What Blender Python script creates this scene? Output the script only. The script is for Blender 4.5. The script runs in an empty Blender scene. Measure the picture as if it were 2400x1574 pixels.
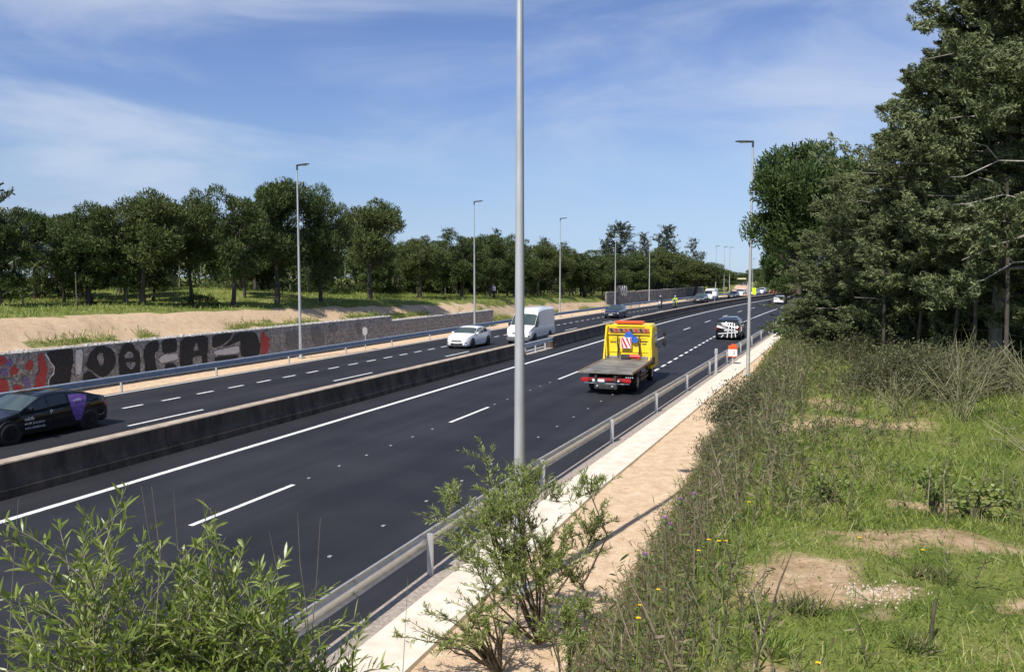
import bpy, bmesh, math, random
import numpy as np
from mathutils import Vector, Matrix

# ------------------------------------------------------------------ camera, sky, sun, exposure
sc = bpy.context.scene
C = sc.collection
R = math.radians
CAM_Z = 5.2
cam = bpy.data.objects.new('camera', bpy.data.cameras.new('camera'))
C.objects.link(cam)
cam.location = (0, 0, CAM_Z)
cam.rotation_euler = (R(90 - 4.394), 0, 0)
cam.data.sensor_width = 36
cam.data.lens = 28.5
cam.data.clip_start = 0.05
cam.data.clip_end = 5000
sc.camera = cam

SUN_AZ = math.atan2(-0.54, -0.84)     # direction TO the sun, measured from +Y towards +X
SUN_EL = R(52)
world = bpy.data.worlds.new('World'); sc.world = world
world.use_nodes = True
wn = world.node_tree.nodes; wl = world.node_tree.links
for n in list(wn): wn.remove(n)
out = wn.new('ShaderNodeOutputWorld'); bg = wn.new('ShaderNodeBackground')
sky = wn.new('ShaderNodeTexSky'); sky.sky_type = 'NISHITA'
sky.sun_disc = False
sky.sun_elevation = SUN_EL
sky.sun_rotation = SUN_AZ
sky.altitude = 650
sky.air_density = 1.0; sky.dust_density = 0.25; sky.ozone_density = 2.0
# thin cirrus drawn on a high flat layer: direction / height gives the plane position
tc = wn.new('ShaderNodeTexCoord')
sep = wn.new('ShaderNodeSeparateXYZ'); wl.new(tc.outputs['Generated'], sep.inputs[0])
def wmath(op, a, b=None):
    n = wn.new('ShaderNodeMath'); n.operation = op
    for i, v in enumerate((a, b)):
        if v is None: continue
        if isinstance(v, (int, float)): n.inputs[i].default_value = v
        else: wl.new(v, n.inputs[i])
    return n.outputs[0]
mp = wn.new('ShaderNodeMapping'); mp.inputs['Rotation'].default_value = (R(8), R(-24), R(10)); mp.inputs['Scale'].default_value = (1.5, 1.5, 6.2); mp.inputs['Location'].default_value = (3.3, 5.2, 1.9)
wl.new(tc.outputs['Generated'], mp.inputs[0])
nz = wn.new('ShaderNodeTexNoise'); nz.inputs['Scale'].default_value = 1.5; nz.inputs['Detail'].default_value = 8; nz.inputs['Roughness'].default_value = 0.56; nz.inputs['Distortion'].default_value = 0.6
wl.new(mp.outputs[0], nz.inputs['Vector'])
nz2 = wn.new('ShaderNodeTexNoise'); nz2.inputs['Scale'].default_value = 2.3; nz2.inputs['Detail'].default_value = 3
wl.new(tc.outputs['Generated'], nz2.inputs['Vector'])
prod = wmath('MULTIPLY', nz.outputs[0], wmath('ADD', nz2.outputs[0], 0.45))
rmp = wn.new('ShaderNodeMapRange'); rmp.interpolation_type = 'SMOOTHSTEP'; rmp.inputs['From Min'].default_value = 0.38; rmp.inputs['From Max'].default_value = 0.74; rmp.inputs['To Max'].default_value = 0.64
wl.new(prod, rmp.inputs['Value'])
fade = wn.new('ShaderNodeMapRange'); fade.inputs['From Min'].default_value = 0.0; fade.inputs['From Max'].default_value = 0.08
wl.new(sep.outputs['Z'], fade.inputs['Value'])
cfac = wmath('MULTIPLY', rmp.outputs[0], fade.outputs[0])
# the clear spring air: less yellow low down, bluer overall, the same all round
grad = wn.new('ShaderNodeValToRGB'); ge = grad.color_ramp.elements
GST = [(0, (.58, .78, 1.28)), (.036, (.66, .774, 1.14)), (.073, (.84, .87, 1.10)), (.125, (.97, 1.0, 1.155)), (.24, (1.0, 1.04, 1.31)), (1, (1.0, 1.04, 1.3))]
for z_, c_ in GST[1:-1]: ge.new(z_)
for e, (z_, c_) in zip(sorted(ge, key=lambda q: q.position), GST): e.color = (*[v / 1.4 for v in c_], 1)
wl.new(sep.outputs['Z'], grad.inputs[0])
gm = wn.new('ShaderNodeMix'); gm.data_type = 'RGBA'; gm.blend_type = 'MULTIPLY'; gm.inputs['Factor'].default_value = 1
wl.new(sky.outputs[0], gm.inputs['A']); wl.new(grad.outputs[0], gm.inputs['B'])
mixc = wn.new('ShaderNodeMix'); mixc.data_type = 'RGBA'; mixc.inputs['B'].default_value = (4.6, 5.2, 6.2, 1)
wl.new(cfac, mixc.inputs['Factor']); wl.new(gm.outputs['Result'], mixc.inputs['A'])
wl.new(mixc.outputs['Result'], bg.inputs['Color']); bg.inputs['Strength'].default_value = 0.105
wl.new(bg.outputs[0], out.inputs[0])

sd = bpy.data.lights.new('sun', 'SUN'); sd.energy = 4.4; sd.angle = R(0.53); sd.color = (1.0, 0.945, 0.87)
sun = bpy.data.objects.new('sun', sd); C.objects.link(sun)
tosun = Vector((math.sin(SUN_AZ) * math.cos(SUN_EL), math.cos(SUN_AZ) * math.cos(SUN_EL), math.sin(SUN_EL)))
sun.rotation_euler = tosun.to_track_quat('Z', 'Y').to_euler()
sun.location = (-60, -10, 80)

vs = sc.view_settings
vs.view_transform = 'Standard'; vs.look = 'None'; vs.gamma = 1; vs.exposure = 0.42; vs.use_curve_mapping = False
sc.cycles.max_bounces = 6
sc.cycles.transparent_max_bounces = 8

# ------------------------------------------------------------------ road-aligned coordinates
HD = R(21); CH, SH = math.cos(HD), math.sin(HD)
S0, RC = 62.0, 990.0
def W(s, lat):
    """road distance s, offset lat from the camera's parallel -> world x, y (numpy or float)"""
    s = np.asarray(s, float); lat = np.asarray(lat, float)
    a = np.maximum(s - S0, 0) / RC
    lx = np.where(s > S0, RC - (RC - lat) * np.cos(a), lat)
    ly = np.where(s > S0, S0 + (RC - lat) * np.sin(a), s)
    return ly * SH + lx * CH, ly * CH - lx * SH
def inv(x, y):
    x = np.asarray(x, float); y = np.asarray(y, float)
    lx = x * CH - y * SH; ly = x * SH + y * CH
    far = ly > S0
    r = np.hypot(RC - lx, ly - S0)
    a = np.arctan2(ly - S0, RC - lx)
    return np.where(far, S0 + a * RC, ly), np.where(far, RC - r, lx)
def heading(s):
    return -(HD + max(s - S0, 0) / RC)      # rotation about Z that turns +Y to the road direction
def P(s, lat, z=0.0):
    x, y = W(s, lat); return (float(x), float(y), float(z))
def sight(px, depth):
    return (px - 1200) / 1900 * depth, depth

RAIL_S = [-20, 18, 30, 47, 65, 86, 130, 400]; RAIL_L = [-6.3, -6.2, -5.75, -5.15, -4.5, -3.85, -3.3, -3.0]
def rail_lat(s): return np.interp(s, RAIL_S, RAIL_L)
def toe_lat(s): return np.interp(s, [-30, 12, 28, 45, 60, 85, 130, 400], [-3.1, -3.0, -3.25, -3.45, -3.3, -2.6, -1.8, -1.0])

def vnoise(x, y, seed=0):
    """cheap smooth value noise, about -1..1"""
    def h(i, j):
        v = np.sin(i * 127.1 + j * 311.7 + seed * 74.7) * 43758.5453
        return v - np.floor(v)
    x = np.asarray(x, float); y = np.asarray(y, float)
    i = np.floor(x); j = np.floor(y); fx = x - i; fy = y - j
    fx = fx * fx * (3 - 2 * fx); fy = fy * fy * (3 - 2 * fy)
    return 2 * (h(i, j) * (1 - fx) * (1 - fy) + h(i + 1, j) * fx * (1 - fy) + h(i, j + 1) * (1 - fx) * fy + h(i + 1, j + 1) * fx * fy) - 1
def fbm(x, y, seed=0, o=3):
    t = 0
    for k in range(o): t = t + vnoise(x * 2 ** k, y * 2 ** k, seed + k * 13) / 2 ** k
    return t / 1.6

def smooth(a, b, x):
    t = np.clip((x - a) / (b - a), 0, 1); return t * t * (3 - 2 * t)

def terrain(s, lat):
    s = np.asarray(s, float); lat = np.asarray(lat, float)
    x, y = W(s, lat)
    z = np.full(np.broadcast(s, lat).shape, -0.03)
    # ---- left: verge, wall, sandy bank, grassy plateau
    Lm = -lat
    top = np.interp(s, [-20, 0, 25, 50, 80, 110, 140, 180, 600], [3.4, 3.3, 3.2, 2.85, 2.4, 1.7, 0.9, 0.3, 0.2])
    wtop = np.where(s < 55, 1.86, 1.5) * np.clip((76.5 - s) / 1.5, 0, 1)
    tb = np.clip((Lm - 31.55) / (34.4 - 31.55), 0, 1)
    bank = wtop + (top - wtop) * (0.35 * tb + 0.65 * smooth(0, 1, tb)) + (0.06 * fbm(x * 1.3, y * 1.3, 3) + .10 * fbm(s * .55, lat * .12, 6) + .05 * fbm(s * 2.1, lat * .4, 16)) * np.sin(tb * np.pi) ** .7
    plat = top + np.clip((Lm - 34.4) / 25, 0, 1.6) * 0.75 * np.clip((210 - s) / 80, 0, 1) + 0.12 * fbm(x * .22, y * .22, 5) * np.clip((Lm - 34.4) / 3, 0, 1)
    mx, my = sight(540, 66)
    plat = plat + 0.75 * np.exp(-(((x - mx) / 11) ** 2 + ((y - my) / 7) ** 2))
    plat = plat - 0.022 * np.clip(Lm - 75, 0, 300)*0
    left = np.where(Lm < 34.4, bank, plat)
    z = np.where(Lm > 31.55, left, z)
    # ---- right: sandy strip, slope, grassy top
    toe = toe_lat(s)
    h = np.interp(s, [-30, 5, 20, 45, 70, 110, 160, 600], [3.5, 3.5, 3.35, 3.1, 2.7, 2.0, 1.2, 0.6])
    t = (lat - toe) / 2.6
    sl = h * (0.25 * np.clip(t, 0, 1) + 0.75 * smooth(0, 1.05, t))
    bump = (0.10 * fbm(x * .8, y * .8, 8) + 0.045 * fbm(x * 3.1, y * 3.1, 11)) * np.clip(t, 0, 1)
    z = np.where(lat > toe, sl + bump + 0.012 * np.clip(lat - toe - 2.6, 0, 20), z)
    z = np.where((lat > rail_lat(s) + 1.2) & (lat <= toe), -0.03 + 0.02 * fbm(x * 2, y * 2, 2), z)
    return z
def ground_at(x, y):
    s, l = inv(x, y); return float(terrain(s, l))

# sandy patches in the grass on the right bank (x, y, rx, ry)
PATCHES = [(1.58, 4.28, .42, .34), (1.86, 4.10, .22, .14), (2.60, 4.95, .62, .22), (2.20, 5.12, .30, .12), (1.20, 3.35, .34, .16), (3.95, 9.35, .8, .26), (3.2, 9.2, .35, .22), (4.25, 10.6, .34, .75), (2.15, 7.9, .16, .2), (3.0, 5.95, .3, .10), (2.75, 4.0, .26, .08)]
def patch_mask(x, y):
    m = np.zeros(np.shape(x))
    n = 0.65 * fbm(np.asarray(x) * 3.1, np.asarray(y) * 3.1, 21, 4) + .40 * vnoise(np.asarray(x) * 13, np.asarray(y) * 13, 23)
    for (cx, cy, rx, ry) in PATCHES:
        d = np.sqrt(((x - cx) / rx) ** 2 + ((y - cy) / ry) ** 2) + n
        m = np.maximum(m, 1 - smooth(0.45, 1.45, d))
    return m
def dirt_mask(s, lat):
    x, y = W(s, lat); Lm = -lat
    n = fbm(x * .9, y * .9, 31)
    d = np.zeros(np.shape(x))
    d = np.where((Lm > 28) & (Lm < np.interp(s, [30, 60, 90], [34.3, 33.7, 33.3]) + 0.5 * n), 1.0, d)
    grassfoot = (Lm > 31.9) & (Lm < 32.5 + .5 * n) & (fbm(x * .35, y * .35, 4) > -.15)
    d = np.where(grassfoot, 0.25, d)
    far = (s > 215) & (Lm > 26) & (Lm < 33)
    toe = toe_lat(s)
    d = np.where((lat > -8) & (lat < toe + 0.25 + 0.3 * n), 1.0, d)
    d = np.maximum(d, np.where(lat > toe, patch_mask(x, y), 0))
    slope = (lat > toe) & (lat < toe + 1.9)
    d = np.where(slope & (fbm(x * .8, y * .8, 41) > .05), np.maximum(d, .75), d)
    return d
# ------------------------------------------------------------------ materials
MATS = {}
def nodes_of(name):
    m = bpy.data.materials.new(name); m.use_nodes = True
    nt = m.node_tree; p = nt.nodes['Principled BSDF']
    return m, nt, p
def sock(p, *names):
    for n in names:
        if n in p.inputs: return p.inputs[n]
def pmat(name, c1, c2=None, scale=6.0, rough=0.6, metal=0.0, bump=0.0, bscale=None, stretch=(1, 1, 1), rot=0.0, detail=5, coat=0.0, spec=0.5, lo=.35, hi=.65):
    m, nt, p = nodes_of(name)
    p.inputs['Roughness'].default_value = rough; p.inputs['Metallic'].default_value = metal
    sock(p, 'Specular IOR Level').default_value = spec
    if coat: sock(p, 'Coat Weight').default_value = coat; sock(p, 'Coat Roughness').default_value = 0.04
    if c2 is None and not bump:
        p.inputs['Base Color'].default_value = (*c1, 1)
    else:
        tcn = nt.nodes.new('ShaderNodeTexCoord'); mpn = nt.nodes.new('ShaderNodeMapping')
        mpn.inputs['Scale'].default_value = stretch; mpn.inputs['Rotation'].default_value = (0, 0, rot)
        nt.links.new(tcn.outputs['Object'], mpn.inputs[0])
        no = nt.nodes.new('ShaderNodeTexNoise'); no.inputs['Scale'].default_value = scale; no.inputs['Detail'].default_value = detail; no.inputs['Roughness'].default_value = .6
        nt.links.new(mpn.outputs[0], no.inputs['Vector'])
        if c2 is not None:
            rp = nt.nodes.new('ShaderNodeValToRGB'); rp.color_ramp.elements[0].position = lo; rp.color_ramp.elements[1].position = hi
            rp.color_ramp.elements[0].color = (*c1, 1); rp.color_ramp.elements[1].color = (*c2, 1)
            nt.links.new(no.outputs[0], rp.inputs[0]); nt.links.new(rp.outputs[0], p.inputs['Base Color'])
        else: p.inputs['Base Color'].default_value = (*c1, 1)
        if bump:
            n2 = nt.nodes.new('ShaderNodeTexNoise'); n2.inputs['Scale'].default_value = bscale or scale * 4; n2.inputs['Detail'].default_value = 6
            nt.links.new(mpn.outputs[0], n2.inputs['Vector'])
            b = nt.nodes.new('ShaderNodeBump'); b.inputs['Strength'].default_value = bump; b.inputs['Distance'].default_value = 0.03
            nt.links.new(n2.outputs[0], b.inputs['Height']); nt.links.new(b.outputs[0], p.inputs['Normal'])
    MATS[name] = m; return m
def leafmat(name, cols, trans=0.3, rough=0.5, spec=.35, patchy=0.0, pscale=1.3):
    """per-leaf colour out of a ramp (random per island), with light coming through"""
    m, nt, p = nodes_of(name)
    g = nt.nodes.new('ShaderNodeNewGeometry'); rp = nt.nodes.new('ShaderNodeValToRGB')
    el = rp.color_ramp.elements
    while len(el) < len(cols): el.new(0.5)
    for i, c in enumerate(cols):
        el[i].position = i / (len(cols) - 1); el[i].color = (*c, 1)
    if patchy:                                             # slow noise drift of tone through the crown
        tcn = nt.nodes.new('ShaderNodeTexCoord'); no = nt.nodes.new('ShaderNodeTexNoise'); no.inputs['Scale'].default_value = pscale; no.inputs['Detail'].default_value = 3
        nt.links.new(tcn.outputs['Object'], no.inputs['Vector'])
        ma = nt.nodes.new('ShaderNodeMath'); ma.operation = 'MULTIPLY_ADD'; ma.inputs[1].default_value = patchy * 2.4; ma.inputs[2].default_value = -patchy * 1.2; nt.links.new(no.outputs[0], ma.inputs[0])
        ad = nt.nodes.new('ShaderNodeMath'); ad.operation = 'ADD'; ad.use_clamp = True; nt.links.new(g.outputs['Random Per Island'], ad.inputs[0]); nt.links.new(ma.outputs[0], ad.inputs[1]); nt.links.new(ad.outputs[0], rp.inputs[0])
    else: nt.links.new(g.outputs['Random Per Island'], rp.inputs[0])
    nt.links.new(rp.outputs[0], p.inputs['Base Color'])
    p.inputs['Roughness'].default_value = rough; sock(p, 'Specular IOR Level').default_value = spec
    if trans:
        t = nt.nodes.new('ShaderNodeBsdfTranslucent'); mx = nt.nodes.new('ShaderNodeMixShader'); mx.inputs[0].default_value = trans
        hs = nt.nodes.new('ShaderNodeHueSaturation'); hs.inputs['Value'].default_value = 1.3; hs.inputs['Hue'].default_value = .49
        nt.links.new(rp.outputs[0], hs.inputs['Color']); nt.links.new(hs.outputs[0], t.inputs['Color'])
        nt.links.new(p.outputs[0], mx.inputs[1]); nt.links.new(t.outputs[0], mx.inputs[2])
        nt.links.new(mx.outputs[0], nt.nodes['Material Output'].inputs[0])
    MATS[name] = m; return m

def ground_material():
    m, nt, p = nodes_of('ground'); N = nt.nodes.new; Lk = nt.links.new
    p.inputs['Roughness'].default_value = .95; sock(p, 'Specular IOR Level').default_value = .15
    at = N('ShaderNodeAttribute'); at.attribute_name = 'dirt'; at2 = N('ShaderNodeAttribute'); at2.attribute_name = 'soil'
    tcn = N('ShaderNodeTexCoord')
    def noise(sc_, det=5, rg=.6):
        n = N('ShaderNodeTexNoise'); n.inputs['Scale'].default_value = sc_; n.inputs['Detail'].default_value = det; n.inputs['Roughness'].default_value = rg
        Lk(tcn.outputs['Object'], n.inputs['Vector']); return n.outputs[0]
    def ramp(fac, stops):
        r = N('ShaderNodeValToRGB'); el = r.color_ramp.elements
        while len(el) < len(stops): el.new(.5)
        for e, (pos, c) in zip(el, stops): e.position = pos; e.color = (*c, 1)
        Lk(fac, r.inputs[0]); return r.outputs[0]
    sand = ramp(noise(3.2), [(.3, (.56, .410, .265)), (.55, (.71, .540, .365)), (.75, (.80, .645, .47))])
    sand2 = ramp(noise(55, 3), [(.35, (.62, .58, .55)), (.6, (1, 1, 1))])
    ms = N('ShaderNodeMix'); ms.data_type = 'RGBA'; ms.blend_type = 'MULTIPLY'; ms.inputs['Factor'].default_value = .75
    Lk(sand, ms.inputs['A']); Lk(sand2, ms.inputs['B'])
    gr = ramp(noise(1.1, 8, .7), [(.28, (.060, .080, .020)), (.42, (.125, .160, .036)), (.56, (.205, .230, .058)), (.70, (.33, .28, .13)), (.8, (.44, .35, .21))])
    gr2 = ramp(noise(40, 4), [(.3, (.5, .5, .5)), (.65, (1.1, 1.1, 1.1))])
    mg = N('ShaderNodeMix'); mg.data_type = 'RGBA'; mg.blend_type = 'MULTIPLY'; mg.inputs['Factor'].default_value = .8
    Lk(gr, mg.inputs['A']); Lk(gr2, mg.inputs['B'])
    ad = N('ShaderNodeMath'); ad.operation = 'ADD'
    sb = N('ShaderNodeMath'); sb.operation = 'MULTIPLY_ADD'; sb.inputs[1].default_value = 1.3; sb.inputs[2].default_value = -.65
    Lk(noise(9, 6, .7), sb.inputs[0]); Lk(at.outputs['Fac'], ad.inputs[0]); Lk(sb.outputs[0], ad.inputs[1])
    st = N('ShaderNodeMapRange'); st.inputs['From Min'].default_value = .18; st.inputs['From Max'].default_value = .86
    Lk(ad.outputs[0], st.inputs['Value'])
    mx = N('ShaderNodeMix'); mx.data_type = 'RGBA'
    Lk(st.outputs[0], mx.inputs['Factor']); Lk(mg.outputs['Result'], mx.inputs['A']); Lk(ms.outputs['Result'], mx.inputs['B'])
    soil = ramp(noise(7, 6, .7), [(.3, (.29, .195, .110)), (.5, (.42, .295, .175)), (.68, (.55, .41, .26))])
    mso = N('ShaderNodeMix'); mso.data_type = 'RGBA'; Lk(at2.outputs['Fac'], mso.inputs['Factor']); Lk(ms.outputs['Result'], mso.inputs['A']); Lk(soil, mso.inputs['B']); Lk(mso.outputs['Result'], mx.inputs['B'])
    Lk(mx.outputs['Result'], p.inputs['Base Color'])
    b = N('ShaderNodeBump'); b.inputs['Strength'].default_value = .8; b.inputs['Distance'].default_value = .05
    Lk(noise(14, 8, .65), b.inputs['Height']); Lk(b.outputs[0], p.inputs['Normal'])
    MATS['ground'] = m
ground_material()

def asphalt_material():
    m, nt, p = nodes_of('asphalt'); N = nt.nodes.new; Lk = nt.links.new
    p.inputs['Roughness'].default_value = .72; sock(p, 'Specular IOR Level').default_value = .34
    tcn = N('ShaderNodeTexCoord'); mpn = N('ShaderNodeMapping'); mpn.inputs['Rotation'].default_value = (0, 0, HD)
    Lk(tcn.outputs['Object'], mpn.inputs[0])
    m2 = N('ShaderNodeMapping'); m2.inputs['Scale'].default_value = (.75, .012, 1); Lk(mpn.outputs[0], m2.inputs[0])
    a = N('ShaderNodeTexNoise'); a.inputs['Scale'].default_value = 1.6; a.inputs['Detail'].default_value = 4; Lk(m2.outputs[0], a.inputs['Vector'])
    g = N('ShaderNodeTexNoise'); g.inputs['Scale'].default_value = 60; g.inputs['Detail'].default_value = 4; Lk(mpn.outputs[0], g.inputs['Vector'])
    big = N('ShaderNodeTexNoise'); big.inputs['Scale'].default_value = .35; big.inputs['Detail'].default_value = 5; Lk(mpn.outputs[0], big.inputs['Vector'])
    s1 = N('ShaderNodeMath'); s1.operation = 'ADD'; Lk(a.outputs[0], s1.inputs[0]); Lk(big.outputs[0], s1.inputs[1])
    r = N('ShaderNodeValToRGB'); e = r.color_ramp.elements; e[0].position = .72; e[0].color = (.0140, .0145, .0182, 1); e[1].position = 1.25; e[1].color = (.0270, .0272, .0322, 1)
    hs = N('ShaderNodeMath'); hs.operation = 'MULTIPLY'; hs.inputs[1].default_value = 1.0; Lk(s1.outputs[0], hs.inputs[0])
    Lk(hs.outputs[0], r.inputs[0])
    e[1].position = .98; e[0].position = .66
    dv = N('ShaderNodeMath'); dv.operation = 'MULTIPLY'; dv.inputs[1].default_value = .8; Lk(s1.outputs[0], dv.inputs[0]); Lk(dv.outputs[0], r.inputs[0])
    mxr = N('ShaderNodeMix'); mxr.data_type = 'RGBA'; mxr.blend_type = 'MULTIPLY'; mxr.inputs['Factor'].default_value = .5
    r2 = N('ShaderNodeValToRGB'); r2.color_ramp.elements[0].position = .3; r2.color_ramp.elements[0].color = (.55, .55, .55, 1); r2.color_ramp.elements[1].position = .7; r2.color_ramp.elements[1].color = (1.25, 1.25, 1.25, 1)
    Lk(g.outputs[0], r2.inputs[0]); Lk(r.outputs[0], mxr.inputs['A']); Lk(r2.outputs[0], mxr.inputs['B'])
    Lk(mxr.outputs['Result'], p.inputs['Base Color'])
    b = N('ShaderNodeBump'); b.inputs['Strength'].default_value = .35; b.inputs['Distance'].default_value = .01
    Lk(g.outputs[0], b.inputs['Height']); Lk(b.outputs[0], p.inputs['Normal'])
    MATS['asphalt'] = m
asphalt_material()

def gabion_material():
    m, nt, p = nodes_of('gabion_stone'); N = nt.nodes.new; Lk = nt.links.new
    p.inputs['Roughness'].default_value = .9
    tcn = N('ShaderNodeTexCoord')
    v = N('ShaderNodeTexVoronoi'); v.inputs['Scale'].default_value = 9; Lk(tcn.outputs['Object'], v.inputs['Vector'])
    v2 = N('ShaderNodeTexVoronoi'); v2.feature = 'DISTANCE_TO_EDGE'; v2.inputs['Scale'].default_value = 9; Lk(tcn.outputs['Object'], v2.inputs['Vector'])
    r = N('ShaderNodeValToRGB'); e = r.color_ramp.elements
    e[0].color = (.20, .19, .18, 1); e[1].color = (.46, .44, .41, 1); e.new(.5).color = (.33, .31, .29, 1)
    s = N('ShaderNodeSeparateColor'); Lk(v.outputs['Color'], s.inputs[0]); Lk(s.outputs[0], r.inputs[0])
    r2 = N('ShaderNodeValToRGB'); r2.color_ramp.elements[0].color = (.10, .10, .10, 1); r2.color_ramp.elements[1].position = .08
    Lk(v2.outputs['Distance'], r2.inputs[0])
    mx = N('ShaderNodeMix'); mx.data_type = 'RGBA'; mx.blend_type = 'MULTIPLY'; mx.inputs['Factor'].default_value = .9
    Lk(r.outputs[0], mx.inputs['A']); Lk(r2.outputs[0], mx.inputs['B']); Lk(mx.outputs['Result'], p.inputs['Base Color'])
    b = N('ShaderNodeBump'); b.inputs['Strength'].default_value = .9; b.inputs['Distance'].default_value = .06
    Lk(v2.outputs['Distance'], b.inputs['Height']); Lk(b.outputs[0], p.inputs['Normal'])
    MATS['gabion_stone'] = m
gabion_material()

pmat('sunlit_top_stone', (.30, .29, .27), (.56, .54, .50), 7, .9)
pmat('white_paint_line', (.40, .40, .39), (.76, .76, .74), 6, .6, detail=8, lo=.28, hi=.5)
pmat('stud', (.30, .30, .29), rough=.5)
pmat('grime_shade_concrete', (.048, .038, .029), (.135, .108, .084), 2.2, .9, bump=.3, bscale=20, stretch=(1, 1, .35))  # barrier sides: traffic grime, with their shade painted in as well
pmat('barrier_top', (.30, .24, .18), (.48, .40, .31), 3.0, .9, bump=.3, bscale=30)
pmat('pale_concrete', (.60, .53, .43), (.74, .67, .57), 2.5, .9, bump=.25, bscale=35)
pmat('curb_grit', (.25, .21, .18), (.42, .36, .30), 12, .95, bump=.6, bscale=40)
pmat('gutter_grey', (.30, .29, .28), (.44, .42, .40), 4, .9)
pmat('galvanised', (.56, .57, .58), (.70, .71, .72), 5, .38, .6, bump=.05)
pmat('galvanised_shade', (.30, .36, .43), (.40, .46, .53), 4, .5, .55)  # rail face in shade: dimmed, with reflected sky blue put into the colour
pmat('pole_metal', (.44, .45, .45), (.56, .57, .57), 3.0, .5, .45, stretch=(1, 1, .3))
pmat('lamp_dark', (.05, .055, .06), rough=.4)
pmat('lamp_lens', (.55, .55, .5), rough=.2)
pmat('spray_black', (.010, .010, .011), (.03, .03, .031), 9, .8, bump=.6, bscale=12)
pmat('spray_white', (.50, .50, .48), (.68, .68, .66), 9, .8, bump=.6, bscale=12)
pmat('spray_red', (.32, .035, .04), (.45, .07, .06), 9, .8, bump=.6, bscale=12)
pmat('spray_violet', (.13, .09, .22), (.22, .17, .32), 9, .8, bump=.6, bscale=12)
pmat('spray_faded', (.13, .13, .13), (.22, .21, .20), 7, .9, bump=.6, bscale=12)
pmat('bark_pine', (.045, .036, .030), (.10, .08, .066), 9, .95, bump=.8, bscale=24, stretch=(1, 1, .3))
pmat('bark_cypress', (.16, .14, .12), (.30, .27, .24), 9, .95, bump=.7, bscale=24, stretch=(1, 1, .3))
pmat('bark_pale', (.30, .28, .25), (.50, .48, .44), 12, .9, bump=.4, bscale=30)
pmat('twig_dark', (.05, .043, .028), (.12, .10, .065), 14, .9)
pmat('twig_grey', (.14, .125, .085), (.26, .23, .16), 14, .9)
leafmat('pine_leaf', [(.026, .042, .013), (.054, .082, .025), (.090, .126, .040), (.135, .165, .062)], .18, rough=.65, spec=.15, patchy=.4, pscale=9)
leafmat('pine_leaf_warm', [(.034, .050, .014), (.068, .094, .028), (.11, .140, .045), (.16, .18, .07)], .18, rough=.65, spec=.15, patchy=.4, pscale=9)
leafmat('pine_leaf_near', [(.024, .044, .013), (.042, .074, .020), (.068, .108, .032), (.095, .135, .046)], .14, rough=.65, spec=.15)
leafmat('cypress_leaf', [(.036, .052, .022), (.085, .110, .047), (.150, .178, .080), (.24, .265, .130)], .14, rough=.7, spec=.15, patchy=.55, pscale=1.6)
leafmat('cypress_leaf_shade', [(.022, .032, .015), (.045, .060, .028), (.08, .095, .046)], .08, rough=.7, spec=.15)  # darkened cypress leaf: shade behind and under the trees painted in
leafmat('cedar_leaf', [(.045, .06, .04), (.075, .095, .06), (.11, .13, .09)], .12)
leafmat('willow_leaf', [(.085, .13, .018), (.165, .235, .036), (.26, .33, .07), (.39, .44, .16)], .4, rough=.35, spec=.5)
leafmat('olive_leaf', [(.095, .145, .024), (.18, .245, .050), (.28, .34, .095), (.40, .43, .20)], .35, rough=.4)
leafmat('bush_leaf', [(.040, .054, .018), (.075, .092, .030), (.12, .132, .048), (.15, .135, .065)], .2)
leafmat('grass_blade', [(.065, .115, .015), (.135, .205, .030), (.22, .30, .050), (.32, .375, .085), (.46, .41, .20)], .38, patchy=.35, pscale=1.1)
leafmat('weed_blade', [(.05, .085, .018), (.09, .13, .030), (.15, .185, .050), (.22, .21, .095), (.15, .11, .07), (.10, .14, .03)], .25)
leafmat('dry_stem', [(.10, .075, .055), (.18, .14, .10), (.30, .25, .18)], .1)
leafmat('thistle_leaf', [(.05, .09, .03), (.10, .15, .055), (.17, .22, .10)], .25)
leafmat('broom_stem', [(.14, .16, .06), (.26, .26, .12), (.42, .38, .25)], .15)
leafmat('yellow_tree_leaf', [(.12, .17, .02), (.20, .25, .035), (.28, .32, .06)], .3)
pmat('purple_petal', (.28, .10, .28), (.42, .20, .42), 60, .7)
pmat('yellow_petal', (.80, .52, .01), rough=.6)
pmat('white_petal', (.75, .75, .70), rough=.6)
pmat('stone', (.34, .27, .20), (.56, .47, .38), 30, .9)
# vehicles
pmat('paint_white', (.78, .78, .77), rough=.35, coat=.6)
pmat('paint_black', (.006, .007, .010), rough=.10, spec=.55)
pmat('paint_navy', (.012, .016, .026), rough=.25, coat=1.0)
pmat('paint_darkgrey', (.025, .028, .034), rough=.25, coat=1.0)
pmat('paint_silver', (.45, .46, .47), rough=.3, metal=.5, coat=.6)
pmat('paint_red', (.50, .02, .02), rough=.3, coat=.7)
pmat('paint_yellow', (.60, .40, .02), (.90, .64, .02), 2.2, .45, coat=.2, lo=.25, hi=.5)
pmat('glass_dark', (.012, .016, .018), rough=.06, spec=.8)
pmat('glass_green', (.045, .065, .062), rough=.08, spec=.9)
pmat('rubber', (.012, .012, .012), (.025, .024, .023), 20, .8)
pmat('rim_dark', (.04, .042, .045), rough=.35, metal=.8)
pmat('rim_silver', (.45, .46, .47), rough=.35, metal=.8)
pmat('black_plastic', (.014, .014, .015), rough=.55)
pmat('grey_plastic', (.13, .135, .14), rough=.6)
pmat('lamp_clear', (.75, .77, .78), rough=.12, spec=.8)
pmat('lamp_red', (.42, .01, .012), rough=.2, spec=.7)
pmat('plate_white', (.72, .72, .70), rough=.4)
pmat('deck_steel', (.17, .16, .14), (.33, .32, .29), 1.3, .6, .3, bump=.2, bscale=12)
pmat('rust', (.20, .11, .06), (.34, .22, .13), 5, .8)
pmat('steel_dark', (.03, .03, .032), (.06, .058, .055), 6, .7, .3)
pmat('orange_beacon', (.62, .10, .015), rough=.3)
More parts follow.
